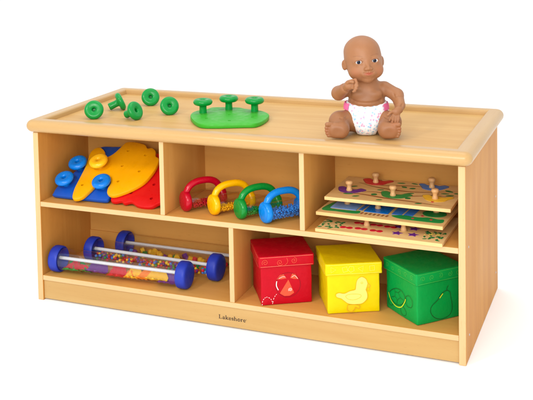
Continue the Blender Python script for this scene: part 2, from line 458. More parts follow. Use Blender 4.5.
G = [(0.4072, 0.1919), (0.3926, 0.2373), (0.3967, 0.2693), (0.4120, 0.293), (0.4160, 0.318), (0.440, 0.332), (0.4965, 0.3429), (0.5181, 0.332), (0.575, 0.3185), (0.6069, 0.2903), (0.6229, 0.2583), (0.6312, 0.2012), (0.625, 0.1532), (0.5949, 0.1377), (0.5625, 0.1224), (0.5242, 0.1059), (0.483, 0.1002), (0.4454, 0.1347)]
gh = [(0.4671, 0.1716), (0.5092, 0.238), (0.542, 0.1618), (0.586, 0.2251)]
gpeg = [(.425, .240), (.477, .309), (.561, .304)]
ZT = .5095
gb = board_bm(catmull([(x-.51, y-.22) for x, y in G], 4), .0125, .003, [(x-.51, y-.22) for x, y in gh], .0045)
obj('peg_board', gb, [M['green_pale']], None, (.51, .22, ZT+.0005), smooth=40, label='green lobed peg board lying flat on the tray top with three pegs standing in it', cat='peg board')
for (x, y), l in zip(gpeg, ('green mushroom peg standing at the left of the green board', 'green mushroom peg standing in the middle at the back of the green board', 'green mushroom peg standing at the right of the green board')):
    peg('green', (x, y, ZT+.0060), (0, 0, 1), l, 'green mushroom pegs')
be = R(23.2)
for (x, y), d, l in (((.128, .126), (.45, -.89), 'loose green peg at the far left of the tray, hole facing forward'),
                     ((.138, .262), (.80, .60), 'loose green peg lying on its side, stem pointing left, behind the leftmost peg'),
                     ((.250, .150), (.98, -.20), 'loose green peg seen obliquely with stem to the lower left, nearest the front rim'),
                     ((.194, .352), (.55, -.83), 'loose green peg farthest back by the rear rim, hole facing forward'),
                     ((.314, .244), (.60, -.80), 'loose green peg lying nearest the green board, hole facing forward')):
    v = Vector((*d, 0)).normalized(); ax = Vector((v.x*math.cos(be), v.y*math.cos(be), math.sin(be)))
    hc = Vector((x, y, ZT+.0225)); base = hc-ax*.0375; base.z = ZT+.0111*math.cos(be)+.0004
    peg('green', base, ax, l, 'green mushroom pegs')

# three boards leaning back in the upper left cubby, all on one inclined frame
ang = R(29); O = Vector((0, .045, .291)); nrm = Vector((0, -math.sin(ang), math.cos(ang))); vv = Vector((0, math.cos(ang), math.sin(ang)))
def incl(u, v, w): return O+Vector((u, 0, 0))+vv*v+nrm*w
rot_incl = Matrix.Rotation(ang, 3, 'X')
def lean_board(name, pts, c, off, th, holes, hr, mat, label, k=4):
    bm = board_bm(catmull([(x-c[0], y-c[1]) for x, y in pts], k), th, .003, [(x-c[0], y-c[1]) for x, y in holes], hr)
    return obj(name, bm, M[mat], None, incl(c[0], c[1], off), rot_incl, smooth=40, label=label, cat='peg board')
BL = [(.040, -.003), (.034, .004), (.033, .030), (.042, .058), (.052, .078), (.060, .106), (.072, .16), (.090, .205), (.130, .212), (.170, .214), (.185, .195), (.178, .15), (.185, .10), (.205, .06), (.216, .03), (.217, .006), (.208, -.003), (.16, -.004), (.10, -.004)]
lean_board('peg_board', BL, (.12, .1), 0, .012, [(.09, .17)], .0045, 'blue', 'blue peg board leaning at the bottom of the pile in the upper left cubby')
RD = [(.224, .004), (.240, -.004), (.258, .002), (.272, -.005), (.290, .003), (.312, -.008), (.335, -.012), (.358, -.008), (.372, .006), (.386, .02), (.391, .05), (.388, .10), (.375, .15), (.345, .185), (.30, .20), (.25, .19), (.215, .15), (.206, .10), (.216, .05)]
lean_board('peg_board', RD, (.30, .1), 0, .012, [(.247, .022), (.275, .035), (.345, .022), (.33, .075), (.37, .09)], .0045, 'red', 'red scalloped peg board half hidden under the yellow one')
YL = [(0.1135, -0.0164), (0.1289, -0.0209), (0.1449, -0.0102), (0.1557, 0.018), (0.1621, 0.044), (0.1692, 0.0655), (0.1892, 0.068), (0.2035, 0.055), (0.2055, 0.0289), (0.2144, 0.0111), (0.2356, 0.0061), (0.263, 0.0221), (0.2876, 0.0445), (0.3064, 0.0712), (0.3155, 0.1119), (0.3150, 0.1462), (0.3085, 0.1664), (0.2952, 0.1747), (0.2850, 0.1957), (0.2680, 0.2070), (0.2550, 0.2040), (0.2410, 0.2174), (0.2182, 0.2235), (0.1952, 0.2256), (0.1754, 0.2211), (0.1684, 0.2033), (0.156, 0.1688), (0.1383, 0.153), (0.1244, 0.1747), (0.1038, 0.1899), (0.0868, 0.1868), (0.0792, 0.1676), (0.0848, 0.1365), (0.0923, 0.106), (0.098, 0.0556), (0.1025, 0.0163)]
lean_board('peg_board', YL, (.2, .1), .0135, .012, [(0.1988, 0.1863), (0.2613, 0.1743), (0.2086, 0.1227), (0.2717, 0.1077), (0.2246, 0.0611), (0.1208, 0.0334)], .0042, 'yellow', 'yellow bird shaped peg board lying on top of the pile')
for (u, v), l in (((.0675, .1043), 'bright blue peg highest on the left of the blue board'), ((.0582, .0367), 'bright blue peg lowest on the left of the blue board'), ((.1800, .0400), 'bright blue peg in the notch of the yellow board')):
    peg('sky', incl(u, v+.006, -.004), nrm, l, 'bright blue pegs')
peg('yellow_peg', incl(.1411, .1125, .0085), nrm, 'yellow peg standing in the yellow board', None)

# ---------------------------------------------------------------- rattles
def beads_bm(n, r, L, R0, fill, rng, tilt=0, mats=1):
    bm = bmesh.new(); k = 0
    while k < n:
        x = rng.uniform(-L/2, L/2); y = rng.uniform(-R0, R0); z = rng.uniform(-R0, -R0+2*R0*fill)
        if y*y+z*z > (R0-r)**2: continue
        g0 = len(bm.faces)
        rr = r*rng.uniform(.75, 1.1)
        bmesh.ops.create_icosphere(bm, subdivisions=2, radius=rr, matrix=Matrix.Translation((x, y, z)))
        bm.faces.ensure_lookup_table(); mi = rng.randrange(mats)
        for f in bm.faces[g0:]: f.material_index = mi
        k += 1
    return bm
def rattle(loc, yaw, mat, beadmat, label, seed, fill=.36):
    t = empty('rattle', loc, label, 'rattle', 'carry handle rattles', (0, 0, yaw))
    rd, L = .0285, .106
    dp = [(0, -.0095), (.010, -.0098), (.0185, -.0092), (.0215, -.0080), (.0240, -.0088), (.0268, -.0070), (.0282, -.003), (.0285, .001), (.0280, .0052), (.0262, .0078), (.022, .0085), (0, .0085)]
    for s in (-1, 1):
        obj('end_cap', lathe_bm(dp, 44), M[mat], t, (s*L/2, 0, rd), (0, R(90)*s, 0) if s > 0 else (0, R(90), 0), smooth=50)
    obj('barrel', lathe_bm([(.0248, -L/2+.006), (.0248, L/2-.006)], 40), M['clear_barrel'], t, (0, 0, rd), (0, R(90), 0), smooth=True)
    pts, rr, fl = [], [], []
    n = 30
    for i in range(n+1):
        a = PI-(PI*i/n)
        ca, sa = math.cos(a), math.sin(a)
        sx = math.copysign(abs(ca)**.8, ca)
        pts.append((sx*(L/2-.0005), 0, rd+.006+.0445*abs(sa)**.8))
        e = min(i, n-i)/n
        rr.append(.0092-.0006*max(0, 1-e*7)); fl.append(1+.5*max(0, 1-e*5))
    obj('handle', tube_bm(pts, rr, 20, scale2=[1]*len(pts)), M[mat], t, smooth=50)
    obj('bead_filling', beads_bm(480, .0027, L-.016, .0240, fill, random.Random(seed)), M[beadmat], t, (0, 0, rd), smooth=True, kind='stuff')
ry = R(49.5); dv = (.0365, .0425)
for (x, y), m_, bmt, l, sd in (((.451, .053), 'crimson', 'crimson', 'red handled rattle with clear barrel, at the left of the row', 1),
                        ((.538, .048), 'handle_yellow', 'handle_yellow', 'yellow handled rattle with clear barrel standing beside the red one', 2),
                        ((.619, .039), 'handle_green', 'handle_green', 'green handled rattle with clear barrel between yellow and blue', 3),
                        ((.696, .028), 'handle_blue', 'handle_blue', 'blue handled rattle full of blue beads beside the divider', 4)):
    rattle((x+dv[0], y+dv[1], ZS), ry, m_, bmt, l, sd, .62 if sd == 4 else .36)

# ---------------------------------------------------------------- roll tubes
def roll_tube(a, b_, label, contents, seed):
    A, B = Vector(a), Vector(b_); c = (A+B)/2; d = B-A; L = d.length; yaw = math.atan2(d.y, d.x)
    rc = .0375
    t = empty('roll_tube', (c.x, c.y, ZB), label, 'rolling toy', 'clear roll tubes with blue caps', (0, 0, yaw))
    cp = [(0, -.0155), (.020, -.0155), (.031, -.0150), (.0345, -.0135), (.0368, -.0100), (.0375, -.006), (.0375, .008), (.0368, .0125), (.0350, .0148), (.0330, .0152), (.0322, .0135), (.0322, -.006), (0, -.006)]
    for s in (-1, 1):
        obj('end_cap', lathe_bm(cp, 56), M['cap'], t, (s*L/2, 0, rc), (0, -s*R(90), 0), smooth=40)
    Lt = L-.012
    obj('clear_tube', lathe_bm([(.0318, -Lt/2), (.0318, Lt/2)], 64), M['clear'], t, (0, 0, rc), (0, R(90), 0), smooth=True)
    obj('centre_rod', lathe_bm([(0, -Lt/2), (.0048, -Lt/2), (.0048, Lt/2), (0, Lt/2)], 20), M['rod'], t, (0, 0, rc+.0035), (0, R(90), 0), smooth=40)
    rng = random.Random(seed)
    if contents == 'scraps':
        spec = [(-.150, 'p_green', .075, .030, .55), (-.155, 'p_red', .07, .022, -.1), (-.105, 'p_green', .05, .022, -.5), (-.078, 'p_purple', .075, .036, .1), (-.012, 'p_red', .062, .034, .35), (.040, 'p_yellow', .055, .030, .2), (.075, 'p_orange', .055, .034, -.3), (.112, 'p_yellow', .075, .034, .2), (.145, 'p_purple', .06, .024, .3), (.03, 'p_orange', .04, .02, .5), (-.125, 'p_red', .05, .02, .8)]
        for i, (x, mt, l, w, rz) in enumerate(spec):
            bm = bmesh.new(); nx, ny = 16, 8; V = []
            ph = rng.uniform(0, 6)
            for iu in range(nx+1):
                row = []
                for iv in range(ny+1):
                    u = iu/nx-.5; v_ = iv/ny-.5
                    ww = 1.55*w*(math.cos(u*PI*.94)**.8+.04)*(1+.12*math.sin(u*40+ph)+.07*math.sin(u*90))
                    px, s_ = u*l*.92, v_*ww*2.0
                    px, s_ = px*math.cos(rz)-s_*math.sin(rz)*.7, s_*math.cos(rz)+px*math.sin(rz)
                    th = s_/.030 + .12
                    rr = .0304-.0013*(i % 4)-.0022*abs(math.sin(u*11+v_*5+ph))
                    row.append(bm.verts.new((x+px, -math.sin(max(-1.15, min(.9, -th)))*rr*-1 if False else -rr*math.sin(max(-1.25, min(1.05, -th+.1))), -rr*math.cos(max(-1.25, min(1.05, -th+.1))))))
                V.append(row)
            for iu in range(nx):
                for iv in range(ny): bm.faces.new((V[iu][iv], V[iu+1][iv], V[iu+1][iv+1], V[iu][iv+1]))
            obj('feather', bm, M[mt], t, (0, 0, rc), smooth=True)
    elif contents == 'beads':
        obj('bead_filling', beads_bm(300, .0047, Lt-.02, .0300, .38, rng, mats=6), [M[k] for k in ('p_red', 'p_blue', 'p_yellow', 'p_red', 'p_green', 'p_purple')], t, (0, 0, rc), smooth=True, kind='stuff')
    else:
        for i in range(26):
            bm = bmesh.new(); s = rng.uniform(.007, .0115)
            if i % 3 == 0: bmesh.ops.create_cube(bm, size=s*1.6); bmesh.ops.bevel(bm, geom=bm.edges[:], offset=s*.2, segments=2, affect='EDGES')
            elif i % 3 == 1: bmesh.ops.create_uvsphere(bm, u_segments=16, v_segments=10, radius=s*.9)
            else: bmesh.ops.create_cone(bm, segments=20, radius1=s*.9, radius2=s*.9, depth=s*1.3, cap_ends=True)
            mt = ('p_yellow', 'p_green', 'p_blue', 'p_red', 'p_purple', 'p_yellow')[rng.randrange(6)]
            y = rng.uniform(-.012, .012)
            obj('tumbling_shape', bm, M[mt], t, (-Lt/2+.02+(Lt-.04)*i/25, y, rc-math.sqrt(.0305**2-y*y)+s*1.05), (rng.uniform(0, 3), rng.uniform(0, 3), rng.uniform(0, 3)), smooth=35)
roll_tube((.043, .044, 0), (.447, .050, 0), 'clear roll tube with coloured feathers inside, nearest the front', 'scraps', 3)
roll_tube((.099, .147, 0), (.505, .133, 0), 'clear roll tube half filled with tiny mixed beads, the middle one', 'beads', 5)
roll_tube((.161, .224, 0), (.567, .222, 0), 'clear roll tube holding chunky coloured shapes, farthest back', 'shapes', 9)

# ---------------------------------------------------------------- storage boxes
def soft_box(hx, z0, z1, bev, puff, seed, flare=0):
    bm = bmesh.new()
    bmesh.ops.create_cube(bm, size=2)
    bmesh.ops.bevel(bm, geom=bm.edges[:], offset=bev/hx, segments=3, affect='EDGES', profile=.5)
    bmesh.ops.subdivide_edges(bm, edges=[e for e in bm.edges if e.calc_length() > .5], cuts=9, use_grid_fill=True)
    rng = random.Random(seed); ph = [rng.uniform(0, 6) for _ in range(6)]
    hz = (z1-z0)/2
    for v in bm.verts:
        x, y, z = v.co
        bx, by, bz = (1-x*x), (1-y*y), (1-z*z)
        k = puff*(1+.35*math.sin(3*x+2*y+ph[0]))
        fx = (1 if x > 0 else -1)*(abs(x) > .93); fy = (1 if y > 0 else -1)*(abs(y) > .93); fz = (1 if z > 0 else -1)*(abs(z) > .9)
        v.co = Vector((x*hx+fx*k*by*max(bz, 0)*0, y*hx, z0+hz+z*hz))
        if fz > 0: v.co.z -= k*max(bx, 0)*max(by, 0)
        v.co.x += .0003*math.sin(5*z+ph[1]+4*y); v.co.y += .0003*math.sin(8*z+ph[2]+5*x)
    for v in bm.verts:                                   # sagging sides between the corners
        x, y, z = v.co.x/hx, v.co.y/hx, (v.co.z-z0-hz)/hz
        w_ = .0011*math.sin(2.2*z+ph[3])
        if abs(x) > .9: v.co.x += (1 if x > 0 else -1)*w_*(1-y*y)
        if abs(y) > .9: v.co.y += (1 if y > 0 else -1)*w_*(1-x*x)
    bmesh.ops.recalc_face_normals(bm, faces=bm.faces[:])
    return bm
HB = .0675; HL = .0732; LZ = .1025; LT = .1325
Ff = lambda u, v, w: (-HB+u, -HB-.0014-w, v)
Fl = lambda u, v, w: (-HB-.0014-w, -HB+u, v)
FfL = lambda u, v, w: (-HL+u, -HL-.0012-w, LZ+v)
FlL = lambda u, v, w: (-HL-.0012-w, -HL+u, LZ+v)
FlT = lambda u, v, w: (-HL+u, -HL+v, LT+.0008+w)
def fix(bm, d=(0, -1, 0)):
    return bm
def storage_box(bfx, bfy, yaw, body, lid, label, seed):
    yw = R(yaw); bfx += .0015*math.cos(yw); c = (bfx+HB*math.cos(yw)-HB*math.sin(yw), bfy+HB*math.sin(yw)+HB*math.cos(yw))
    t = empty('storage_box', (c[0], c[1], ZB), label, 'storage box', 'lidded cube boxes in the lower right cubby', (0, 0, yw))
    obj('box_body', soft_box(HB, .0006, .118, .003, 0, seed), M[body], t, smooth=50)
    ld = obj('lid', soft_box(HL, LZ, LT, .0035, .0018, seed+9), M[lid], t, smooth=50)
    return t, ld

def stitch(parent, mat, lid, w=.0006):
    bm = bmesh.new()
    e = 2*HL-.004
    ribbon(bm, [(.004, .0035), (HL, .0035), (e, .0035)], w, fn=FfL); ribbon(bm, [(.004, .0035), (HL, .0035), (e, .0035)], w, fn=FlL)
    ribbon(bm, [(.003, .0275), (HL, .0275), (e, .0275)], w, fn=FfL); ribbon(bm, [(.003, .0275), (HL, .0275), (e, .0275)], w, fn=FlL)
    lid_prints = [c for c in parent.children]+[obj('stitching', bm, M[mat], parent)]
    absorb(parent, lid_prints)

# red
t, ld = storage_box(.689, .006, 31, 'vinyl_red', 'vinyl_red', 'red cube box with a ladybird print and swirls round its lid', 1)
bm = bmesh.new()
for (cx, cy, r, a) in ((.016, .015, .0085, 0), (.055, .013, .0085, 2), (.092, .016, .0085, 4)): ribbon(bm, spiral(cx, cy, r, 1.6, a), .0011, fn=FfL)
ribbon(bm, catmull([(.073, .024), (.076, .016), (.073, .009), (.068, .006)], 5, False), .001, fn=FfL)
for (cx, cy, r, a) in ((.03, .015, .008, 1), (.08, .015, .008, 3), (.12, .014, .007, 2)): ribbon(bm, spiral(cx, cy, r, 1.5, a), .001, fn=FlL)
obj('swirl_print', bm, M['print_orange'], ld); stitch(ld, 'print_orange_pale', ld)
bm = bmesh.new()
c0 = (.071, .052)
ribbon(bm, circ(c0[0], c0[1], .0330, .0325, 50), .0009, closed=True, fn=Ff, mat=2)                # body outline, its crimson darkened to paint in the shadow along the edge
poly_bm([(c0[0]+.001, c0[1]+.014), (c0[0]+.016, c0[1]-.022), (c0[0]+.004, c0[1]-.029), (c0[0]-.010, c0[1]-.029), (c0[0]-.022, c0[1]-.021)], .0002, bm, fn=Ff)
poly_bm([(c0[0]-.004, c0[1]+.018), (c0[0]-.012, c0[1]+.030), (c0[0]-.021, c0[1]+.028), (c0[0]-.030, c0[1]+.017), (c0[0]-.017, c0[1]+.0165)], .0002, bm, fn=Ff)
poly_bm([(c0[0]+.006, c0[1]+.018), (c0[0]+.012, c0[1]+.030), (c0[0]+.020, c0[1]+.028), (c0[0]+.028, c0[1]+.014), (c0[0]+.016, c0[1]+.015)], .0002, bm, fn=Ff)
ribbon(bm, catmull([(c0[0]-.030, c0[1]+.012), (c0[0]-.031, c0[1]), (c0[0]-.026, c0[1]-.012)], 5, False), .0022, fn=Ff, mat=1)
ribbon(bm, spiral(c0[0]+.006, c0[1]-.013, .0052, 1.6), .0010, h=.0006, fn=Ff, mat=1)
ribbon(bm, catmull([(c0[0]-.024, c0[1]+.019), (c0[0]-.014, c0[1]+.023), (c0[0]-.007, c0[1]+.022)], 5, False), .0008, h=.0006, fn=Ff, mat=1)
ribbon(bm, catmull([(c0[0]+.010, c0[1]+.020), (c0[0]+.018, c0[1]+.024), (c0[0]+.026, c0[1]+.015)], 5, False), .0008, h=.0006, fn=Ff, mat=1)
lady = obj('ladybird_print', bm, [M['print_orange'], M['print_white'], plastic('edge_shaded_red_print', (.20, .0, .008), .5)], t)
bm = bmesh.new()
tr = catmull([(0.0015, 0.003), (0.003, 0.014), (0.0085, 0.0215), (0.0155, 0.0236), (0.0244, 0.0179), (0.0283, 0.0096), (0.0293, 0.003)], 6, False)
tr2 = catmull([(0.0298, 0.008), (0.0330, 0.020), (0.0385, 0.028), (0.043, 0.031)], 6, False)
for q in (tr, tr2):
    for i in range(0, len(q)-3, 4): ribbon(bm, q[i:i+3], .0011, fn=Ff)
absorb(lady, [obj('dashed_trail_print', bm, [M['print_white']], t)])

# yellow
t, ld = storage_box(.868, .013, 28, 'vinyl_yellow', 'vinyl_yellow', 'yellow cube box with a duck print, in the middle', 2)
DK = [(0.0719, 0.0637), (0.074, 0.0793), (0.078, 0.0888), (0.0878, 0.0942), (0.0975, 0.0897), (0.1022, 0.0815), (0.1035, 0.0728), (0.1005, 0.0629), (0.0985, 0.0605), (0.1021, 0.0502), (0.1019, 0.0384), (0.0948, 0.029), (0.083, 0.0238), (0.0558, 0.0253), (0.0423, 0.034), (0.0346, 0.0403), (0.0231, 0.0449), (0.0212, 0.0521), (0.029, 0.0555), (0.0426, 0.0532), (0.0562, 0.0587), (0.0685, 0.0609)]
DK = catmull(DK, 4)
bm = bmesh.new(); poly_bm(DK[::-1], .0002, bm, fn=Ff)
br = bmesh.new(); ribbon(br, DK, .0013, h=.0004, closed=True, fn=Ff)
ribbon(br, catmull([(.0464, .0467), (.06, .0508), (.0833, .0485), (.0845, .0415), (.0676, .0353), (.0521, .0385)], 5), .0009, h=.0005, closed=True, fn=Ff)
ribbon(br, catmull([(.103, .0775), (.1105, .0695), (.104, .0660), (.099, .0645)], 5, False), .0012, h=.0005, fn=Ff)
ribbon(br, catmull([(.1085, .0675), (.1075, .0560), (.102, .0585), (.0990, .0655)], 5, False), .0012, h=.0005, fn=Ff)
ribbon(br, catmull([(.0538, .0245), (.0499, .0159), (.0517, .0069), (.0624, .0034), (.0682, .0096), (.0712, .0156), (.079, .0113), (.0832, .0179), (.076, .0235)], 5, False), .0013, h=.0005, fn=Ff)
ribbon(br, circ(.0885, .0785, .0026, .0022, 14), .0009, h=.0005, closed=True, fn=Ff)
d1 = obj('duck_print', bm, M['print_cream'], t); obj('duck_outline', br, M['print_brown'], d1)
bm = bmesh.new()
poly_bm(catmull([(.1035, .0765), (.1095, .0695), (.104, .0665), (.1003, .0655)], 4)[::-1], .0003, bm, fn=Ff)
obj('duck_beak', bm, M['vinyl_gold'], d1)
bm = bmesh.new()
poly_bm(catmull([(.0545, .0225), (.0515, .0159), (.0530, .0085), (.0614, .0052), (.0672, .0106), (.0712, .0172), (.079, .0130), (.0812, .0179), (.074, .0215)], 4), .0003, bm, fn=Ff)
obj('duck_feet', bm, M['vinyl_gold'], d1)
bm = bmesh.new()
ribbon(bm, catmull([(.075, .030), (.088, .033), (.095, .045), (.088, .060), (.075, .064), (.063, .055), (.061, .041)], 4), .0012, closed=True, fn=Fl)
ribbon(bm, catmull([(.078, .060), (.084, .072), (.094, .068), (.092, .058)], 4, False), .0012, fn=Fl)
obj('flower_print', bm, M['print_brown'], t)
bm = bmesh.new()
for i, cx in enumerate((.018, .050, .066, .092, .120)):
    k = 3+(i % 3)
    ribbon(bm, [(cx+.0085*math.cos(2*PI*j/k+i), .0155+.0085*math.sin(2*PI*j/k+i)) for j in range(k)], .0008, closed=True, fn=FfL)
    ribbon(bm, [(cx+.0085*math.cos(2*PI*j/k+i*2), .0155+.0085*math.sin(2*PI*j/k+i*2)) for j in range(k)], .0008, closed=True, fn=FlL)
obj('shape_print', bm, M['print_cream'], ld); stitch(ld, 'print_cream', ld)

# green
t, ld = storage_box(1.0965, .021, 48, 'vinyl_green', 'vinyl_green', 'green cube box with turtle and pear prints, turned corner first', 3)
SH = catmull([(0.1206, 0.0396), (0.1098, 0.0544), (0.0895, 0.065), (0.0679, 0.0672), (0.0538, 0.0596), (0.0505, 0.0483), (0.0649, 0.0325), (0.0793, 0.0254), (0.101, 0.0258)], 5)
bm = bmesh.new(); ribbon(bm, SH, .0014, closed=True, fn=Fl)
ribbon(bm, [(.084, .037), (.095, .043), (.093, .055), (.080, .057), (.072, .047)], .0010, closed=True, fn=Fl)
for a, b_ in (((.084, .037), (.086, .027)), ((.095, .043), (.110, .036)), ((.093, .055), (.098, .062)), ((.080, .057), (.072, .065)), ((.072, .047), (.056, .045))): ribbon(bm, [a, b_], .0010, fn=Fl)
ribbon(bm, catmull([(.0469, .0578), (.0348, .0649), (.0225, .0602), (.0182, .049), (.0248, .038), (.040, .036), (.048, .045)], 5), .0012, closed=True, fn=Fl)
ribbon(bm, catmull([(.060, .030), (.0455, .0184), (.0505, .0078), (.0652, .0084), (.0704, .0215)], 5, False), .0012, fn=Fl)
ribbon(bm, catmull([(.118, .033), (.124, .018), (.112, .013), (.100, .022)], 5, False), .0012, fn=Fl)
obj('turtle_print', bm, M['print_darkgreen'], t)
bm = bmesh.new(); ribbon(bm, catmull([(.122, .044), (.112, .028), (.090, .019), (.066, .025), (.051, .043), (.047, .052)], 6, False), .0022, h=.0006, fn=Fl)
obj('shell_stripe_print', bm, M['print_lime'], t)
PE = catmull([(0.0872, 0.0746), (0.0977, 0.0691), (0.1006, 0.0553), (0.1044, 0.0348), (0.1028, 0.0184), (0.0917, 0.0078), (0.0692, 0.0048), (0.0495, 0.0132), (0.0393, 0.0281), (0.0419, 0.0421), (0.0597, 0.0547), (0.0717, 0.0684)], 5)
bm = bmesh.new(); ribbon(bm, PE, .0016, closed=True, fn=Ff); ribbon(bm, catmull([(.0885, .0745), (.089, .081), (.093, .086)], 4, False), .0016, fn=Ff)
pr = obj('pear_print', bm, M['print_darkgreen'], t)
bm = bmesh.new(); ribbon(bm, catmull([(.066, .059), (.071, .064), (.076, .069)], 5, False), .0022, h=.0006, fn=Ff)
obj('pear_glint', bm, M['print_lime'], pr)
bm = bmesh.new(); rg = random.Random(4)
for cx in (.018, .045, .072, .1, .125):
    ribbon(bm, spiral(cx, .016, .007, 1.3, rg.uniform(0, 6)), .0008, fn=FfL); ribbon(bm, spiral(cx, .016, .007, 1.3, rg.uniform(0, 6)), .0008, fn=FlL)
obj('swirl_print', bm, M['print_lightgreen'], ld); stitch(ld, 'print_lightgreen', ld, .0007)

# ---------------------------------------------------------------- knobbed puzzles
def knob(parent, x=0, y=0, h=0):
    pr = [(0, 0), (.0068, 0), (.0072, .002), (.0060, .006), (.0050, .011), (.0062, .0155), (.0082, .0180), (.0088, .0212), (.0080, .0245), (.0055, .0262), (0, .0266)]
    return obj('knob', lathe_bm([(a*1.12, b_*1.0) for a, b_ in pr], 28), M['knob'], parent, (x, y, h), smooth=60)
def puzzle_board(x0, y0, zt, yaw, w, d, label):
    t = empty('puzzle_board', (x0, y0, zt-.009), label, 'puzzle', 'stacked wooden knob puzzles', (0, 0, R(yaw)))
    obj('panel', box_bm(0, w, 0, d, 0, .009, .0012), [M['ply']], t)
    return t
def place(t, zt, yaw, x, y):
    """board local -> world"""
    a = R(yaw); return (t.location.x+x*math.cos(a)-y*math.sin(a), t.location.y+x*math.sin(a)+y*math.cos(a), zt)
def piece(t, yaw, zt, x, y, outline, mat, label, kn=(0, 0), extra=None, group=None, name='puzzle_piece'):
    bm = bmesh.new(); poly_bm(outline, .0007, bm)
    dk = bmesh.new()
    e = empty(name, place(t, zt+.0002, yaw, x, y), label, 'puzzle piece', group, (0, 0, R(yaw)))
    obj('piece_plate', bm, M[mat], e)
    ol = bmesh.new(); ribbon(ol, outline, .0007, h=.0008, closed=True); obj('cut_line', ol, M['dark'], e)
    if extra:
        for nm, o2, m2 in extra:
            q = bmesh.new(); poly_bm(o2, .0010, q); obj(nm, q, M[m2], e)
    if kn is not None: knob(e, kn[0], kn[1], .0007)
    return e
PW, PD = .325, .214
# top: tree branches, leaves and five birds
zt, yw = .367, -1.0
tp = puzzle_board(.851, .053, zt, yw, PW, .207, 'top wooden knob puzzle with coloured birds on branches')
bm = bmesh.new()
for pts, w in (([(.045, .155), (.12, .150), (.19, .168), (.26, .165)], .0028), ([(.045, .155), (.10, .128), (.16, .115), (.22, .118), (.30, .150)], .0032),
               ([(.02, .045), (.08, .052), (.15, .038), (.22, .030), (.30, .018)], .0036), ([(.055, .06), (.11, .082), (.18, .070), (.25, .092), (.318, .110)], .0028),
               ([(.16, .115), (.15, .135), (.13, .15)], .002), ([(.25, .092), (.27, .12)], .002), ([(.15, .038), (.17, .060)], .002)):
    ribbon(bm, catmull(pts, 8, False), w*2.3, h=.0092, taper=True)
obj('branch_painting', bm, M['p_brown'], tp)
rg = random.Random(11); bm = bmesh.new()
for x, y, l, w, a in ((.05, .045, .026, .011, .3), (.075, .030, .020, .009, .6), (.045, .115, .018, .008, .5), (.085, .192, .030, .009, .1), (.115, .060, .018, .016, 1.2), (.12, .105, .018, .008, .3), (.155, .185, .022, .009, .2), (.19, .19, .02, .008, -.3), (.205, .055, .016, .015, .9), (.20, .098, .022, .010, .5), (.172, .150, .018, .012, -.6), (.195, .145, .017, .012, .5), (.215, .18, .016, .012, .4), (.29, .15, .026, .012, -.5), (.30, .112, .022, .010, .5), (.285, .125, .022, .008, .2), (.312, .135, .012, .008, .2), (.24, .02, .018, .008, .3), (.14, .018, .016, .007, .2)):
    poly_bm(leaf(x, y, l, w, a), .0006, bm, z=.0089)
obj('leaf_painting', bm, M['p_dgreen'], tp)
bm = bmesh.new()
for x, y in ((.235, .172), (.19, .080), (.10, .17), (.27, .045)): poly_bm(circ(x, y, .0035, n=14), .0008, bm, z=.009)
obj('berry_painting', bm, M['p_red'], tp)
def bird(s=1, fl=1):
    pts = [(-.030, .004), (-.020, -.012), (0, -.019), (.018, -.014), (.028, -.003), (.036, .004), (.030, .010), (.020, .013), (.013, .004), (0, .002), (-.012, .010), (-.022, .017), (-.030, .013)]
    return catmull([(x*s*fl, y*s*1.15+(.004 if y > 0 else -.002)) for x, y in pts], 3)
def bird2(s=1, fl=1):
    pts = [(-.034, .010), (-.026, -.002), (-.016, -.014), (.002, -.019), (.020, -.012), (.026, 0), (.036, .012), (.026, .017), (.014, .008), (.0, .014), (-.012, .010), (-.022, .018)]
    return catmull([(x*s*fl, y*s*1.15+(.004 if y > 0 else -.002)) for x, y in pts], 3)
gp = 'bird pieces of the top puzzle'
piece(tp, yw, zt, .045, .077, bird(1.15, 1), 'p_purple', 'purple bird puzzle piece with wooden knob', (0, -.006), group=gp)
piece(tp, yw, zt, .089, .172, bird2(1.2), 'p_red', 'red bird puzzle piece with wooden knob', (0, -.004), group=gp)
piece(tp, yw, zt, .166, .070, bird(1.25, 1), 'p_green', 'green bird puzzle piece with wooden knob', (-.002, -.006), group=gp)
piece(tp, yw, zt, .243, .172, bird2(1.15, -1), 'p_blue', 'blue bird puzzle piece with wooden knob', (-.002, -.003), group=gp)
piece(tp, yw, zt, .273, .074, bird2(1.15, 1), 'p_yellow', 'yellow bird puzzle piece with wooden knob', (-.002, -.002), group=gp)
def merge_paint(t):
    p = [c for c in t.children if c.name.split('.')[0] == 'panel'][0]
    absorb(p, [c for c in t.children if 'painting' in c.name])
merge_paint(tp)
# middle
zt, yw = .332, -3.0
mp_ = puzzle_board(.834, .033, zt, yw, PW+.004, PD, 'middle wooden knob puzzle with blue pictures above green grass')
bm = bmesh.new()
poly_bm(catmull([(.008, .022), (.05, .020), (.092, .018), (.108, .026), (.104, .044), (.085, .040), (.030, .038), (.024, .060), (.022, .10), (.012, .080)], 4), .0004, bm, z=.009)
poly_bm(catmull([(.190, .036), (.215, .022), (.27, .020), (.318, .024), (.319, .052), (.305, .050), (.280, .056), (.255, .048), (.222, .052), (.20, .046)], 4), .0004, bm, z=.009)
obj('grass_painting', bm, M['p_green'], mp_)
bm = bmesh.new()
for i in range(7): ribbon(bm, [(.113+i*.011, .022), (.115+i*.011, .036)], .0060, h=.0093)
obj('brick_path_painting', bm, M['p_brown'], mp_)
bm = bmesh.new()
for x, y in ((.262, .062), (.245, .034), (.290, .040)): poly_bm(circ(x, y, .0035, n=12), .0007, bm, z=.0095)
obj('flower_painting', bm, M['p_red'], mp_)
bm = bmesh.new()
poly_bm([(.186, .047), (.212, .05), (.215, .13), (.186, .128)], .0004, bm, z=.009); poly_bm([(.216, .05), (.240, .052), (.243, .13), (.219, .13)], .0004, bm, z=.009)
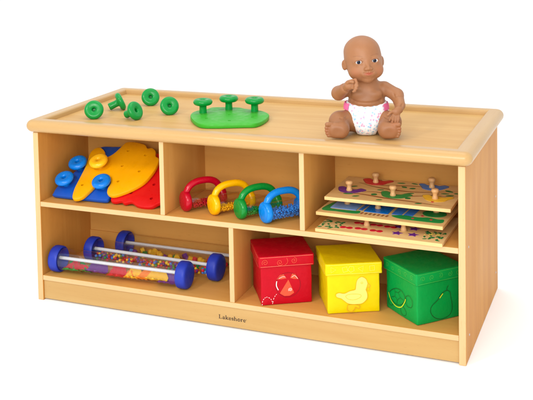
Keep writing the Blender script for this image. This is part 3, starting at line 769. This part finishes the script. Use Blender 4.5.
poly_bm([(.097, .052), (.108, .05), (.112, .12), (.101, .12)], .0004, bm, z=.009)
obj('sky_painting', bm, M['p_blue'], mp_)
gp = 'picture pieces of the middle puzzle'
sq = lambda w, d: [(-w, -d), (w, -d), (w, d), (-w, d)]
piece(mp_, yw, zt, .058, .078, sq(.035, .034), 'p_pale', 'pale blue square puzzle piece at the left of the middle puzzle', (-.004, .012), group=gp)
piece(mp_, yw, zt, .146, .078, sq(.032, .034), 'sky', 'bright blue square puzzle piece at the centre of the middle puzzle', (-.006, .004), group=gp)
piece(mp_, yw, zt, .286, .090, circ(0, 0, .030, .027, 24), 'p_green', 'round green tree puzzle piece at the right of the middle puzzle', (0, .016), group=gp)
merge_paint(mp_)
# bottom
zt, yw = .2975, -2.1
bt = puzzle_board(.841, .004, zt, yw, PW, PD, 'bottom wooden knob puzzle with red and purple counting shapes')
bm = bmesh.new(); rg = random.Random(5)
for (x0, y0) in ((.030, .040), (.292, .042)):
    for i in range(24):
        poly_bm(leaf(x0+rg.uniform(-.024, .024), y0+rg.uniform(-.026, .035), .012, .006, rg.uniform(0, 3), 10), .0003, bm, z=.009+i*.00003)
obj('clover_painting', bm, M['p_dgreen'], bt)
bm = bmesh.new()
for i in range(14): poly_bm(circ(.292+rg.uniform(-.022, .022), .042+rg.uniform(-.024, .03), .0022, n=8), .0003, bm, z=.0101+i*.00002)
obj('white_blossom_painting', bm, M['print_cream'], bt)
def cherries(s=1):
    return catmull([(-.017, 0), (-.013, .007), (-.006, .008), (0, .003), (.006, .008), (.013, .007), (.017, 0), (.012, -.008), (.004, -.007), (0, -.003), (-.004, -.007), (-.012, -.008)], 3)
def star(r=.015): return [(r*(1 if i % 2 == 0 else .5)*math.cos(PI/2+PI*i/5), r*(1 if i % 2 == 0 else .5)*math.sin(PI/2+PI*i/5)) for i in range(10)]
bm = bmesh.new()
for x, y in ((.072, .034), (.110, .038), (.150, .036), (.095, .080), (.138, .080), (.175, .078)):
    poly_bm([(x+px, y+py) for px, py in cherries()], .0006, bm, z=.009)
obj('red_fruit_painting', bm, M['p_red'], bt)
bm = bmesh.new()
for x, y in ((.203, .038), (.243, .040), (.195, .088), (.235, .085)):
    poly_bm([(x+px, y+py) for px, py in star()], .0006, bm, z=.009)
obj('purple_star_painting', bm, M['p_purple'], bt)
merge_paint(bt)
for (x, y), l, w in (((.116, .066), 'small wooden piece with knob among the painted red fruit', 'p_yellow'), ((.213, .062), 'small wooden piece with knob among the painted purple stars', 'p_yellow')):
    piece(bt, yw, zt, x, y, circ(0, 0, .0095, .0085, 20), 'ply', l, (0, 0), group='knob pieces of the bottom puzzle')

# ---------------------------------------------------------------- baby doll (one continuous surface from a blended distance field)
class Field:
    def __init__(s, lo, hi, h):
        s.lo = np.array(lo, float); s.h = h
        s.n = (np.ceil((np.array(hi)-s.lo)/h)+1).astype(int)
        s.F = np.full(tuple(s.n), .05, np.float32)
    def region(s, lo, hi):
        a = np.clip(np.floor((np.array(lo)-s.lo)/s.h).astype(int), 0, s.n-1); b = np.clip(np.ceil((np.array(hi)-s.lo)/s.h).astype(int)+1, 1, s.n)
        sl = tuple(slice(i, j) for i, j in zip(a, b))
        ax = [s.lo[k]+s.h*np.arange(a[k], b[k]) for k in range(3)]
        return sl, np.meshgrid(*ax, indexing='ij', sparse=True)
    def put(s, sl, d, k, sub=False):
        c = s.F[sl]
        if sub: d = -d; hh = np.clip(k-np.abs(c-d), 0, None)/k; s.F[sl] = np.maximum(c, d)+hh*hh*k/4
        else: hh = np.clip(k-np.abs(c-d), 0, None)/k; s.F[sl] = np.minimum(c, d)-hh*hh*k/4
    def ell(s, c, r, k=.008, rot=None, sub=False, piv=None):
        """ellipsoid; rot: 3x3 (numpy), local->world, about piv (else its own centre)"""
        c = np.array(c, float); r = np.array(r, float)
        cw = c if piv is None else piv+rot@(c-piv)
        m = r.max()+k+.012
        sl, (X, Y, Z) = s.region(cw-m, cw+m)
        x, y, z = X-cw[0], Y-cw[1], Z-cw[2]
        if rot is not None: x, y, z = (rot[0, i]*x+rot[1, i]*y+rot[2, i]*z for i in range(3))
        k0 = np.sqrt((x/r[0])**2+(y/r[1])**2+(z/r[2])**2); k1 = np.sqrt((x/r[0]**2)**2+(y/r[1]**2)**2+(z/r[2]**2)**2)+1e-9
        s.put(sl, (k0*(k0-1)/k1).astype(np.float32), k, sub)
    def cap(s, a, b, ra, rb, k=.008, rot=None, piv=None, sub=False):
        a = np.array(a, float); b = np.array(b, float)
        if piv is not None: a = piv+rot@(a-piv); b = piv+rot@(b-piv)
        m = max(ra, rb)+k+.012
        sl, (X, Y, Z) = s.region(np.minimum(a, b)-m, np.maximum(a, b)+m)
        ab = b-a; t = np.clip(((X-a[0])*ab[0]+(Y-a[1])*ab[1]+(Z-a[2])*ab[2])/(ab@ab+1e-12), 0, 1)
        d = np.sqrt((X-a[0]-t*ab[0])**2+(Y-a[1]-t*ab[1])**2+(Z-a[2]-t*ab[2])**2)-(ra+(rb-ra)*t)
        s.put(sl, d.astype(np.float32), k, sub)
    def mesh(s):
        F = s.F; ins = F < 0
        cnt = np.zeros(tuple(s.n-1), np.int8)
        for i in (0, 1):
            for j in (0, 1):
                for k in (0, 1): cnt += ins[i:i+s.n[0]-1, j:j+s.n[1]-1, k:k+s.n[2]-1]
        I = np.argwhere((cnt > 0) & (cnt < 8)); idx = np.full(cnt.shape, -1, np.int32); idx[tuple(I.T)] = np.arange(len(I))
        acc = np.zeros((len(I), 3)); num = np.zeros(len(I))
        for ax in range(3):
            o1, o2 = [q for q in range(3) if q != ax]
            for i in (0, 1):
                for j in (0, 1):
                    a = I.copy(); a[:, o1] += i; a[:, o2] += j; b = a.copy(); b[:, ax] += 1
                    fa, fb = F[tuple(a.T)], F[tuple(b.T)]; m = (fa < 0) != (fb < 0)
                    t = np.where(m, fa/np.where(m, fa-fb, 1), 0)
                    p = a.astype(float); p[:, ax] += t; acc[m] += p[m]; num[m] += 1
        V = s.lo+s.h*acc/num[:, None]
        faces = []
        for ax in range(3):
            o1, o2 = (ax+1) % 3, (ax+2) % 3
            a = ins; b = np.roll(ins, -1, ax); ch = a != b
            sl = [slice(1, -1)]*3; E_ = np.argwhere(ch[tuple(sl)])+1
            fl = a[tuple(E_.T)]
            def cell(d1, d2):
                c = E_.copy(); c[:, o1] += d1; c[:, o2] += d2; return idx[tuple(c.T)]
            q = np.stack([cell(-1, -1), cell(0, -1), cell(0, 0), cell(-1, 0)], 1)
            q[~fl] = q[~fl][:, ::-1]
            faces.append(q[(q >= 0).all(1)])
        Q = np.concatenate(faces)
        # light relaxation
        for it in range(2):
            A = np.zeros_like(V); c = np.zeros(len(V))
            for u in range(4):
                np.add.at(A, Q[:, u], V[Q[:, (u+1) % 4]]+V[Q[:, (u-1) % 4]]); np.add.at(c, Q[:, u], 2)
            V = V*.5+.5*A/c[:, None]
        return V, Q
def mesh_obj(name, V, Q, mats, parent, colors=None):
    me = bpy.data.meshes.new(name); me.vertices.add(len(V)); me.vertices.foreach_set('co', V.astype(np.float32).ravel())
    me.loops.add(Q.size); me.loops.foreach_set('vertex_index', Q.astype(np.int32).ravel())
    me.polygons.add(len(Q)); me.polygons.foreach_set('loop_start', np.arange(0, Q.size, 4, dtype=np.int32))
    me.update(calc_edges=True); me.validate()
    for m in mats: me.materials.append(m)
    if colors is not None:
        at = me.color_attributes.new('tint', 'FLOAT_COLOR', 'POINT'); at.data.foreach_set('color', colors.astype(np.float32).ravel())
    me.shade_smooth()
    o = bpy.data.objects.new(name, me); COL.objects.link(o); o.parent = parent
    return o
def npm(m): return np.array([list(r) for r in m])

HR = npm(Matrix.Rotation(R(12), 3, 'Z') @ Matrix.Rotation(R(-4.5), 3, 'Y') @ Matrix.Rotation(R(-2), 3, 'X'))
HP = np.array((-.001, .012, .146))
HO = np.array((-.004, 0, -.0045))
def hw(p): return HP+HR@(np.array(p, float)+HO-HP)
EYES = ((-.0212, -.0345, .2030), (.0212, -.0345, .2030))

def torso(F, g=0.0):
    F.ell((0, .030, .038), (.053+g, .044+g, .042+g), .02)
    F.ell((.001, .022, .070), (.0500+g, .042+g, .042+g), .03)
    F.cap((-.006, -.006, .030), (.006, -.006, .030), .0235+g, .0235+g, .03)
B = Field((-.125, -.100, -.002), (.122, .095, .276), .0011)
torso(B)
B.ell((.002, .025, .106), (.0450, .034, .034), .02)
B.ell((-.019, .001, .108), (.019, .014, .012), .010); B.ell((.023, .001, .108), (.019, .014, .012), .010)    # chest
B.cap((-.038, .028, .119), (.045, .028, .120), .0150, .0150, .015)
B.cap((.002, .022, .116), (.001, .016, .150), .029, .029, .010)                                      # neck
# arms
B.cap((-.045, .022, .117), (-.072, .002, .109), .0175, .0185, .007)
B.cap((-.072, .002, .109), (-.055, -.032, .127), .0178, .0145, .006)
B.cap((-.054, -.034, .128), (-.047, -.050, .137), .0122, .0118, .004)
B.cap((.050, .022, .119), (.080, .008, .103), .0175, .0175, .007)
B.cap((.080, .008, .103), (.087, -.024, .083), .0172, .0138, .006)
B.cap((.087, -.024, .083), (.083, -.040, .075), .0120, .0115, .004)
# legs
for s, kx, hx in ((-1, -.070, -.067), (1, .063, .052)):
    B.cap((s*.030, .018, .034), (kx, -.010, .036), .0300, .0272, .008)
    B.cap((kx, -.010, .035), (hx-.004*s, -.048, .027), .0262, .0200, .008)
# feet: soles to the front, toes outward
def foot(s, hx, q=1.0):
    B.ell((hx, -.058, .0225), (.0185, .0160, .0205), .007)
    B.ell((hx+.018*s*q, -.062, .0240), (.0190, .0120, .0205), .008)
    B.ell((hx+.009*s, -.080, .021), (.011, .006, .010), .010, sub=True)
    for i, (dx, z, r) in enumerate(((.0360, .0400, .0064), (.0385, .0310, .0050), (.0385, .0235, .0047), (.0370, .0165, .0044), (.0340, .0105, .0041))):
        B.cap((hx+(dx-.010)*s*q, -.063, z*.97), (hx+dx*s*q, -.0665, z), r*1.08, r, .0016)
foot(-1, -.064); foot(1, .049, .9)
# hands
def fingers(base, dirs, rads, k=.0010, ks=.0016, fs=1.0):
    for pts, r in zip(dirs, rads):
        r = r*fs; P = [np.array(base)+np.array(q)*fs for q in pts]
        for i, (a, b) in enumerate(zip(P, P[1:])): B.cap(a, b, r*(1-.07*i), r*(1-.07*(i+1)), ks if i == 0 else k)
hb = np.array((-.0420, -.0600, .1420))
B.ell(hb, (.0135, .0090, .0130), .004, rot=npm(Matrix.Rotation(R(-30), 3, 'Y')))
fingers(hb, [[(.004, -.001, .009), (.013, -.006, .012), (.0155, -.010, .006), (.012, -.0105, .001)],
             [(.007, -.002, .004), (.015, -.008, .006), (.0165, -.0115, .000), (.0125, -.012, -.004)],
             [(.008, -.003, -.001), (.014, -.009, .000), (.0150, -.0120, -.0055), (.0110, -.012, -.009)],
             [(.006, -.003, -.006), (.0115, -.009, -.0055), (.0120, -.0115, -.0105), (.008, -.011, -.0125)]], (.0037, .0038, .0036, .0033), fs=1.18)
fingers(hb, [[(-.004, -.005, .006), (.002, -.0105, .010), (.008, -.0125, .0085)]], (.0042,), fs=1.15)
ha = np.array((.0765, -.048, .0690))
B.ell(ha, (.0110, .0078, .0125), .004, rot=npm(Matrix.Rotation(R(18), 3, 'Y')))
fingers(ha, [[(.006, -.002, -.006), (.0055, -.007, -.016), (.003, -.0085, -.024)],
             [(.001, -.003, -.009), (-.0015, -.0085, -.019), (-.004, -.0095, -.0275)],
             [(-.005, -.003, -.009), (-.0090, -.0085, -.018), (-.0115, -.0090, -.026)],
             [(-.009, -.002, -.006), (-.0145, -.0070, -.0135), (-.0175, -.0080, -.020)]], (.0036, .0038, .0037, .0033))
fingers(ha, [[(-.008, -.002, .003), (-.0165, -.006, -.001), (-.0215, -.008, -.006)]], (.0040,))
# head
class Hd:
    def ell(q, c, r, k=.008, sub=False, rot=None): B.ell(np.array(c)+HO, r, k, rot=HR, piv=HP, sub=sub)
    def cap(q, a, b, ra, rb, k=.008, sub=False): B.cap(np.array(a)+HO, np.array(b)+HO, ra, rb, k, rot=HR, piv=HP, sub=sub)
h = Hd()
h.ell((0, .010, .2170), (.0480, .0560, .0480), .006)
h.ell((-.001, .010, .2270), (.0450, .0500, .0350), .006)
h.ell((0, .004, .2000), (.0470, .0520, .0380), .010)
h.ell((0, -.006, .1830), (.0455, .0450, .0370), .008)
for s in (-1, 1):
    h.ell((s*.0240, -.0235, .1745), (.0190, .0180, .0165), .014)
h.ell((0, -.0350, .1560), (.0140, .0110, .0100), .010)                  # chin
for s in (-1, 1):
    e = EYES[0 if s < 0 else 1]
    h.ell((e[0]*1.02, -.0560, .2035), (.0125, .0075, .0065), .010, sub=True)
    h.ell(e, (.0132, .0127, .0112), .006)
    h.ell((e[0], e[1]-.0130, e[2]-.0002), (.0088, .0130, .0044), .0010, sub=True)
    h.cap((e[0]-.0085, e[1]-.0125, e[2]+.0070), (e[0]+.0085, e[1]-.0125, e[2]+.0070), .0010, .0010, .003, sub=True)
    h.cap((e[0]-.0075, e[1]-.0125, e[2]-.0072), (e[0]+.0075, e[1]-.0125, e[2]-.0072), .0008, .0008, .003, sub=True)
h.cap((0, -.0460, .2000), (0, -.0565, .1865), .0030, .0052, .007)      # nose
for s in (-1, 1): h.ell((s*.0070, -.0540, .1850), (.0040, .0050, .0036), .0035)
for s in (-1, 1): h.ell((s*.0034, -.0605, .1808), (.0016, .0024, .0014), .001, sub=True)
h.ell((0, -.0465, .1725), (.0170, .0062, .0090), .010)
for s in (-1, 1): h.cap((s*.0122, -.0492, .1748), (s*.0028, -.0540, .1754), .0010, .0022, .002)
h.cap((-.0080, -.0508, .1694), (.0080, -.0508, .1694), .0016, .0016, .002)
h.cap((-.0028, -.0535, .1684), (.0028, -.0525, .1684), .0021, .0021, .002)
for s in (-1, 1): h.cap((0, -.0580, .1716), (s*.0130, -.0510, .1752), .0016, .0010, .0012, sub=True)
for s in (-1, 1):
    er = HR@npm(Matrix.Rotation(R(s*-22), 3, 'Z'))
    c = hw((s*.0505, .0090, .1925)); B.ell(c, (.0055, .0092, .0135), .004, rot=er)
    c = hw((s*.0550, .0040, .1935)); B.ell(c, (.0026, .0052, .0082), .002, rot=er, sub=True)
# soft creases and navel
def crease(pts, rr=.0016, k=.004):
    q = []
    for p in catmull(pts, 4, False):
        p = np.array(p, float)
        for _ in range(6):
            i = np.clip(np.round((p-B.lo)/B.h).astype(int), 1, B.n-2); x, y, z = i
            g_ = np.array([B.F[x+1, y, z]-B.F[x-1, y, z], B.F[x, y+1, z]-B.F[x, y-1, z], B.F[x, y, z+1]-B.F[x, y, z-1]])/(2*B.h)
            p = p-g_*B.F[x, y, z]/max(float(g_@g_), .2)*.8
        q.append(p)
    pts = q
    for a, b_ in zip(pts, pts[1:]): B.cap(a, b_, rr, rr, k, sub=True)
crease([(-.040, -.004, .090), (-.026, -.0155, .0875), (-.010, -.0215, .0865), (.004, -.0225, .0865), (.018, -.0205, .0870), (.032, -.0125, .0885), (.042, -.002, .091)], .0010, .007)
crease([(-.062, -.034, .139), (-.055, -.043, .134), (-.050, -.044, .124)], .0012, .003)
crease([(.092, -.035, .087), (.086, -.040, .080), (.075, -.037, .079)], .0012, .003)
crease([(.070, -.010, .110), (.078, -.0115, .100), (.090, -.010, .098)], .0012, .003)
for s in (-1, 1):
    crease([(s*.046, -.030, .056), (s*.056, -.040, .052), (s*.066, -.040, .048)], .0010, .005)
B.ell((.001, -.0225, .073), (.0025, .004, .003), .003, sub=True)
V, Q = B.mesh()
# tints: lips, cheeks, eyebrows
Lc = (V-HP)@HR+HP-HO
tint = np.zeros((len(V), 4)); tint[:, 3] = 1
def soft(c, r, p=1.0): return np.clip(1-np.sqrt((((Lc-np.array(c))/np.array(r))**2).sum(1)), 0, 1)**p
tint[:, 0] = np.clip(soft((0, -.054, .1722), (.0168, .014, .0062), .5)*1.6-.5, 0, 1)
tint[:, 1] = np.clip(sum(soft((s*.031, -.034, .176), (.020, .03, .017)) for s in (-1, 1))*.45, 0, 1)
tint[:, 1] += .5*sum(np.clip(1-np.abs(V-np.array(c)).max(1)/.016, 0, 1) for c in ((-.108, -.066, .022), (.098, -.066, .022), (-.020, -.060, .150), (.075, -.060, .036)))
br = np.zeros(len(V))
for s in (-1, 1):
    for i in range(7):
        u = i/6; br = np.maximum(br, np.clip(1-np.sqrt(((Lc[:, 0]-s*(.0125+.019*u))/.0034)**2+((Lc[:, 2]-(.2170+.0018*math.sin(u*2.6)))/.0014)**2), 0, 1)*(Lc[:, 1] < -.02))
for s in (-1, 1):
    e = EYES[0 if s < 0 else 1]
    d = np.sqrt(((Lc[:, 0]-e[0])/.0098)**2+((Lc[:, 2]-e[2]-.0002)/.0056)**2)
    br = np.maximum(br, np.clip(1-np.abs(d-1.0)*3.5, 0, 1)*1.3*(Lc[:, 1] < -.03)*(Lc[:, 2] > e[2]-.001))
tint[:, 2] = br
sm, nt, b, out = new_mat('doll_vinyl_skin'); N, L = nt.nodes, nt.links
at = N.new('ShaderNodeAttribute'); at.attribute_name = 'tint'; sp = N.new('ShaderNodeSeparateColor'); L.new(at.outputs['Color'], sp.inputs[0])
tc = N.new('ShaderNodeTexCoord'); nz = N.new('ShaderNodeTexNoise'); nz.inputs['Scale'].default_value = 22; nz.inputs['Detail'].default_value = 5; L.new(tc.outputs['Object'], nz.inputs[0])
prev = None
cols = [(.350, .160, .070), (.270, .110, .046)]
mx = N.new('ShaderNodeMix'); mx.data_type = 'RGBA'; mx.inputs[6].default_value = (*cols[0], 1); mx.inputs[7].default_value = (*cols[1], 1)
L.new(nz.outputs['Fac'], mx.inputs[0]); prev = mx.outputs[2]
for i, (c, k) in enumerate((((.36, .062, .035), .8), ((.50, .11, .05), .5), ((.16, .06, .03), .45))):
    m2 = N.new('ShaderNodeMix'); m2.data_type = 'RGBA'; mm = N.new('ShaderNodeMath'); mm.operation = 'MULTIPLY'; mm.inputs[1].default_value = k
    L.new(sp.outputs[i], mm.inputs[0]); L.new(mm.outputs[0], m2.inputs[0]); L.new(prev, m2.inputs[6]); m2.inputs[7].default_value = (*c, 1); prev = m2.outputs[2]
L.new(prev, b.inputs['Base Color']); b.inputs['Roughness'].default_value = .45; b.inputs['Specular IOR Level'].default_value = .3
b.inputs['Subsurface Weight'].default_value = .12; b.inputs['Subsurface Radius'].default_value = (.006, .002, .001); b.inputs['Subsurface Scale'].default_value = .4
n2 = N.new('ShaderNodeTexNoise'); n2.inputs['Scale'].default_value = 260; L.new(tc.outputs['Object'], n2.inputs[0])
bp = N.new('ShaderNodeBump'); bp.inputs['Strength'].default_value = .06; bp.inputs['Distance'].default_value = .001; L.new(n2.outputs['Fac'], bp.inputs['Height']); L.new(bp.outputs[0], b.inputs['Normal'])

doll = empty('baby_doll', (.934, .165, ZT+.0008), 'bare chested bald baby doll in a printed diaper sitting on the tray top', 'doll', rot=(0, 0, R(15.5)))
body = mesh_obj('body', V, Q, [sm], doll, tint)
# diaper
Dp = Field((-.075, -.052, -.004), (.075, .090, .105), .0012)
torso(Dp, .0032)
sl, (X, Y, Z) = Dp.region((-1, -1, -1), (1, 1, 1))
waist = Z-(.0785+.10*(X**2)/.05-.05*np.clip(-Y, -.03, .05)+.0006*np.sin(X*400))
Dp.F = np.maximum(Dp.F, waist.astype(np.float32))
for s, kx in ((-1, -.075), (1, .072)):
    a = np.array((s*.036, .004, .024)); b_ = np.array((kx+s*.01, -.030, .022)); ab = b_-a
    t = np.clip(((X-a[0])*ab[0]+(Y-a[1])*ab[1]+(Z-a[2])*ab[2])/(ab@ab), 0, 1)
    d = np.sqrt((X-a[0]-t*ab[0])**2+(Y-a[1]-t*ab[1])**2+(Z-a[2]-t*ab[2])**2)-.0255+.0006*np.sin(Z*700+Y*500)
    Dp.F = np.maximum(Dp.F, (-d).astype(np.float32))
Dp.F = np.maximum(Dp.F, (.001-Z+0*X+0*Y).astype(np.float32))
V2, Q2 = Dp.mesh()
dm, nt, b, out = new_mat('printed_diaper'); N, L = nt.nodes, nt.links
tc = N.new('ShaderNodeTexCoord'); prev = None
for sc_, thr, c, off in ((105, .36, (.34, .56, .78), 0), (90, .33, (.80, .38, .54), 3.3), (130, .30, (.45, .68, .72), 7.1)):
    mp = N.new('ShaderNodeMapping'); mp.inputs['Location'].default_value = (off, off, off); L.new(tc.outputs['Object'], mp.inputs[0])
    vo = N.new('ShaderNodeTexVoronoi'); vo.inputs['Scale'].default_value = sc_; L.new(mp.outputs[0], vo.inputs['Vector'])
    lt = N.new('ShaderNodeMapRange'); lt.inputs[1].default_value = thr; lt.inputs[2].default_value = thr-.12; L.new(vo.outputs['Distance'], lt.inputs[0])
    mx = N.new('ShaderNodeMix'); mx.data_type = 'RGBA'; mx.inputs[7].default_value = (*c, 1); L.new(lt.outputs[0], mx.inputs[0])
    if prev is None: mx.inputs[6].default_value = (.86, .86, .88, 1)
    else: L.new(prev, mx.inputs[6])
    prev = mx.outputs[2]
L.new(prev, b.inputs['Base Color']); b.inputs['Roughness'].default_value = .8
dia = mesh_obj('diaper', V2, Q2, [dm], doll)
pk = plastic('pink_elastic', (.80, .14, .32), .8)
for s in (-1, 1):
    bm = bmesh.new()
    P = []
    for i in range(9):
        a = R(-38+i*9); P.append((s*(.0592*math.cos(a)), .024+.0500*math.sin(a)))
    rows = []
    for j, z in enumerate((.070, .076, .082, .0875)):
        rows.append([bm.verts.new((x*(1-.022*j*j/3)+s*(.0010+.0008*(i % 2)), y, z-.006+.0010*(i % 2))) for i, (x, y) in enumerate(P)])
    for a, b_ in zip(rows, rows[1:]):
        for i in range(8): bm.faces.new((a[i], a[i+1], b_[i+1], b_[i]))
    obj('side_tab', bm, pk, dia, smooth=True)
# eyes
ew = plastic('eye_white', (.66, .60, .56), .15, .02); ir = plastic('dark_blue_iris', (.012, .018, .050), .15, .3, coat=.0, spec=.35); pu = plastic('pupil_black', (.001, .001, .001), .2, spec=.2)
for e in EYES:
    bm = bmesh.new(); bmesh.ops.create_uvsphere(bm, u_segments=48, v_segments=48, radius=.0112)
    for f_ in bm.faces:
        c = f_.calc_center_median().normalized(); a = math.degrees(math.acos(max(-1, min(1, c.z))))
        f_.material_index = 2 if a < 14 else (1 if a < 27 else 0)
    m4 = Matrix([list(r) for r in HR]) @ Matrix.Rotation(R(90), 3, 'X') @ Matrix.Rotation(R(-5), 3, 'Y')
    obj('eye', bm, [ew, ir, pu], body, tuple(hw(e)), m4, smooth=True)

# ---------------------------------------------------------------- light, world, camera
w = bpy.data.worlds.new('World'); S.world = w; w.use_nodes = True
bg = w.node_tree.nodes['Background']; bg.inputs[0].default_value = (1, 1, 1, 1); bg.inputs[1].default_value = 1.06
def area(name, loc, target, sx, sy, power, col=(1, .985, .96)):
    l = bpy.data.lights.new(name, 'AREA'); l.shape = 'RECTANGLE'; l.size = sx; l.size_y = sy; l.energy = power; l.color = col
    o = bpy.data.objects.new(name, l); COL.objects.link(o); o.location = loc
    o.rotation_euler = (Vector(target)-Vector(loc)).to_track_quat('-Z', 'Y').to_euler()
    return o
area('key_softbox', (1.45, -3.1, 1.55), (.65, .2, .25), 2.0, 1.2, 78)
area('spot_softbox', (-.3, -2.3, 2.3), (.6, .2, .35), .38, .38, 26)
area('top_softbox', (.8, .5, 3.2), (.6, .2, 0), 2.4, 1.8, 26)

cam = bpy.data.cameras.new('camera'); co = bpy.data.objects.new('camera', cam); COL.objects.link(co); S.camera = co
yaw, pitch, roll, f, cx_, cy_ = .39629, .06795, -.02014, 984.997, 240.641, -20.495
fw = Vector((-math.sin(yaw)*math.cos(pitch), math.cos(yaw)*math.cos(pitch), -math.sin(pitch)))
rt = Vector((math.cos(yaw), math.sin(yaw), 0)); up = rt.cross(fw)
r_ = rt*math.cos(roll)+up*math.sin(roll); u_ = up*math.cos(roll)-rt*math.sin(roll)
mt = Matrix((r_, u_, -fw)).transposed().to_4x4(); mt.translation = (1.62468, -2.32434, 1.1005)
co.matrix_world = mt
cam.sensor_width = 36; cam.lens = f/533*36
cam.shift_x = (266.5-cx_)/533; cam.shift_y = (cy_-200)/533
cam.clip_start = .05; cam.clip_end = 400
S.view_settings.view_transform = 'Standard'; S.view_settings.look = 'None'; S.view_settings.exposure = 0; S.view_settings.gamma = 1
S.render.engine = 'CYCLES'; S.cycles.transparent_max_bounces = 24; S.cycles.max_bounces = 8
